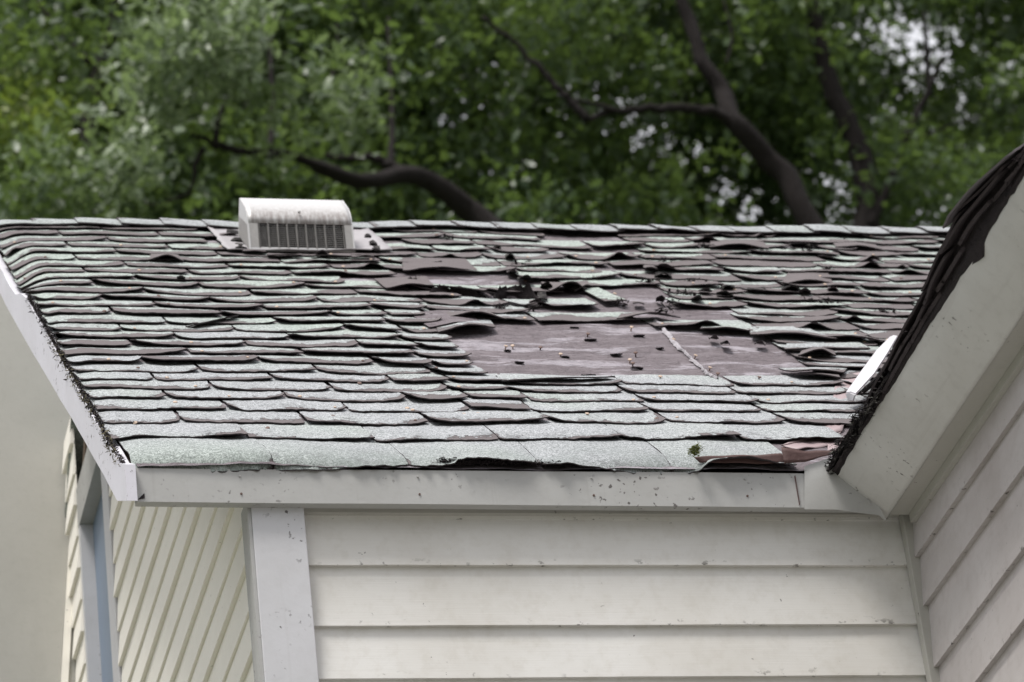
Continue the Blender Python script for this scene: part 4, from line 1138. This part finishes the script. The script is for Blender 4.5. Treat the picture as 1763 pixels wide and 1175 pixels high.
HO = [(1500, 35, 40, 16, .50), (1530, 98, 42, 10, .5), (1590, 75, 16, 30, .52), (1520, 210, 18, 12, .7), (1135, 262, 28, 12, .8), (1270, 315, 12, 26, .5), (1005, 160, 26, 10, .75), (1090, 215, 30, 16, .6), (1235, 335, 10, 8, .6), (1440, 310, 22, 16, .7), (1180, 222, 14, 8, .7),
      (1300, 360, 16, 12, .45), (1470, 350, 10, 10, .6), (1610, 385, 22, 14, .7), (1040, 330, 22, 8, .6), (870, 330, 18, 10, .5), (1000, 45, 20, 10, .5), (1250, 30, 14, 10, .5), (795, 278, 12, 8, .5), (490, 312, 12, 8, .5), (1335, 90, 10, 8, .5), (830, 285, 30, 10, .4)]
cB = holes_filter(crown_for(YB + 2.7, 760, 1480, 3.2, 80, 60, 2), HO)
tree('tree behind the middle of the ridge with a leaning trunk and long level branch', 'oak_tree',
     [([at(1500, 590, YB), at(1440, 470, YB), at(1400, 395, YB), at(1355, 305, YB), at(1320, 275, YB), at(1280, 228, YB - .1), at(1258, 205, YB - .1), at(1245, 160, YB), at(1210, 110, YB), at(1195, 60, YB), at(1172, 0, YB), at(1150, -90, YB)], .070, .042),
      (mkpts([(1270, 220), (1240, 197), (1200, 188), (1150, 186), (1100, 190), (1050, 193), (1010, 207)], YB - .1, -.05), .044, .022),
      (mkpts([(1012, 207), (980, 172), (960, 152), (930, 120), (880, 70), (830, 30)], YB - .4), .034, .014),
      (mkpts([(1060, 190), (1020, 178), (985, 172)], YB - .4), .020, .010),
      (mkpts([(1245, 0), (1260, 60), (1250, 110)], YB + .4), .010, .012)],
     cB, const(.40), clumps_pale([(at(1050, 110, 14.6), np.array([.5, .8, .3]), .3), (at(940, 250, 14.6), np.array([.4, .8, .3]), .25)]), 2)
cB = np.concatenate([cB, extra([(1230, 120, .10, .06, 12), (1320, 240, .10, .06, 12), (1130, 215, .14, .04, 12), (1380, 340, .10, .06, 10), (1050, 90, .3, .08, 24), (930, 260, .22, .08, 18), (1190, 20, .10, .06, 12)], 14.9)])
cC = holes_filter(crown_for(YC + 2.8, 1380, 2050, 3.4, 75, 60, 3), HO)
tree('upright dark trunk forking beside the black roof edge on the right', 'oak_tree',
     [([at(1508, 590, YC), at(1500, 470, YC), at(1492, 395, YC), at(1490, 330, YC), at(1480, 270, YC), at(1460, 210, YC), at(1432, 160, YC), at(1420, 100, YC), at(1405, 40, YC), at(1398, -60, YC)], .085, .06),
      (mkpts([(1500, 390), (1530, 320), (1550, 260), (1575, 205), (1600, 150), (1625, 100)], YC - .1), .040, .018),
      (mkpts([(1600, 165), (1596, 90), (1590, 20)], YC + .3), .03, .014),
      (mkpts([(1575, 240), (1640, 215), (1690, 200)], YC), .014, .007)],
     cC, const(.45), clumps_pale([]), 3)
cD = np.concatenate([crown_for(YD + 1.5, -400, 230, 3.2, 70, 60, 4), crown_for(YD - 1.2, -420, 130, 1.2, 22, 40, 14, ztop=-.35, zbot=.0, r=(.25, .5))])
cC = np.concatenate([cC, extra([(1380, 60, .10, .08, 8), (1530, 250, .06, .06, 6), (1560, 300, .2, .10, 24), (1680, 150, .3, .15, 50), (1520, 370, .14, .04, 14)], 16.4)])
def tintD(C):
    x, y = proj(C); return .50 + .42 * np.exp(-(((x - 20) / 170) ** 2 + ((y - 200) / 110) ** 2)) - .35 * np.exp(-(((x - 120) / 150) ** 2 + ((y - 20) / 50) ** 2))  # lit look of the far left put into the tint as a yellow patch
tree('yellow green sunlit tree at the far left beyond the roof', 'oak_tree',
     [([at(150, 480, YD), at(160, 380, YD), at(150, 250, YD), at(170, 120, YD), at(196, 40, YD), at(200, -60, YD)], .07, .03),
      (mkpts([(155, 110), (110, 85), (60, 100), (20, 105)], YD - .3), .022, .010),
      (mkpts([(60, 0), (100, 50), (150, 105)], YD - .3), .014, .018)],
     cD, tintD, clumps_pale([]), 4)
# a wood beyond, reading as one mass
g = np.random.default_rng(11)
cE = np.concatenate([crown_for(YE, -900, 2700, 5.0, 300, 75, 6, ztop=2.2, zbot=-3., r=(.6, 1.4)), crown_for(YE + 4, -1200, 3000, 4.0, 260, 75, 7, ztop=3., zbot=-5., r=(.8, 1.7))])
cE = holes_filter(cE, [(a, b, c * 1.5, d * 1.7, 1.) for a, b, c, d, e in HO])
wd = empty('woodland', (0, YE, GZ))
bpy.data.objects.remove(wd)
o = leaves('woodland', cE, 10, .20, None, const(.33), clumps_pale([]), seed=6, spread=.3)
o['kind'] = 'stuff'; o['label'] = 'dense dark wood filling the background behind the nearer trees'; o['category'] = 'woodland'
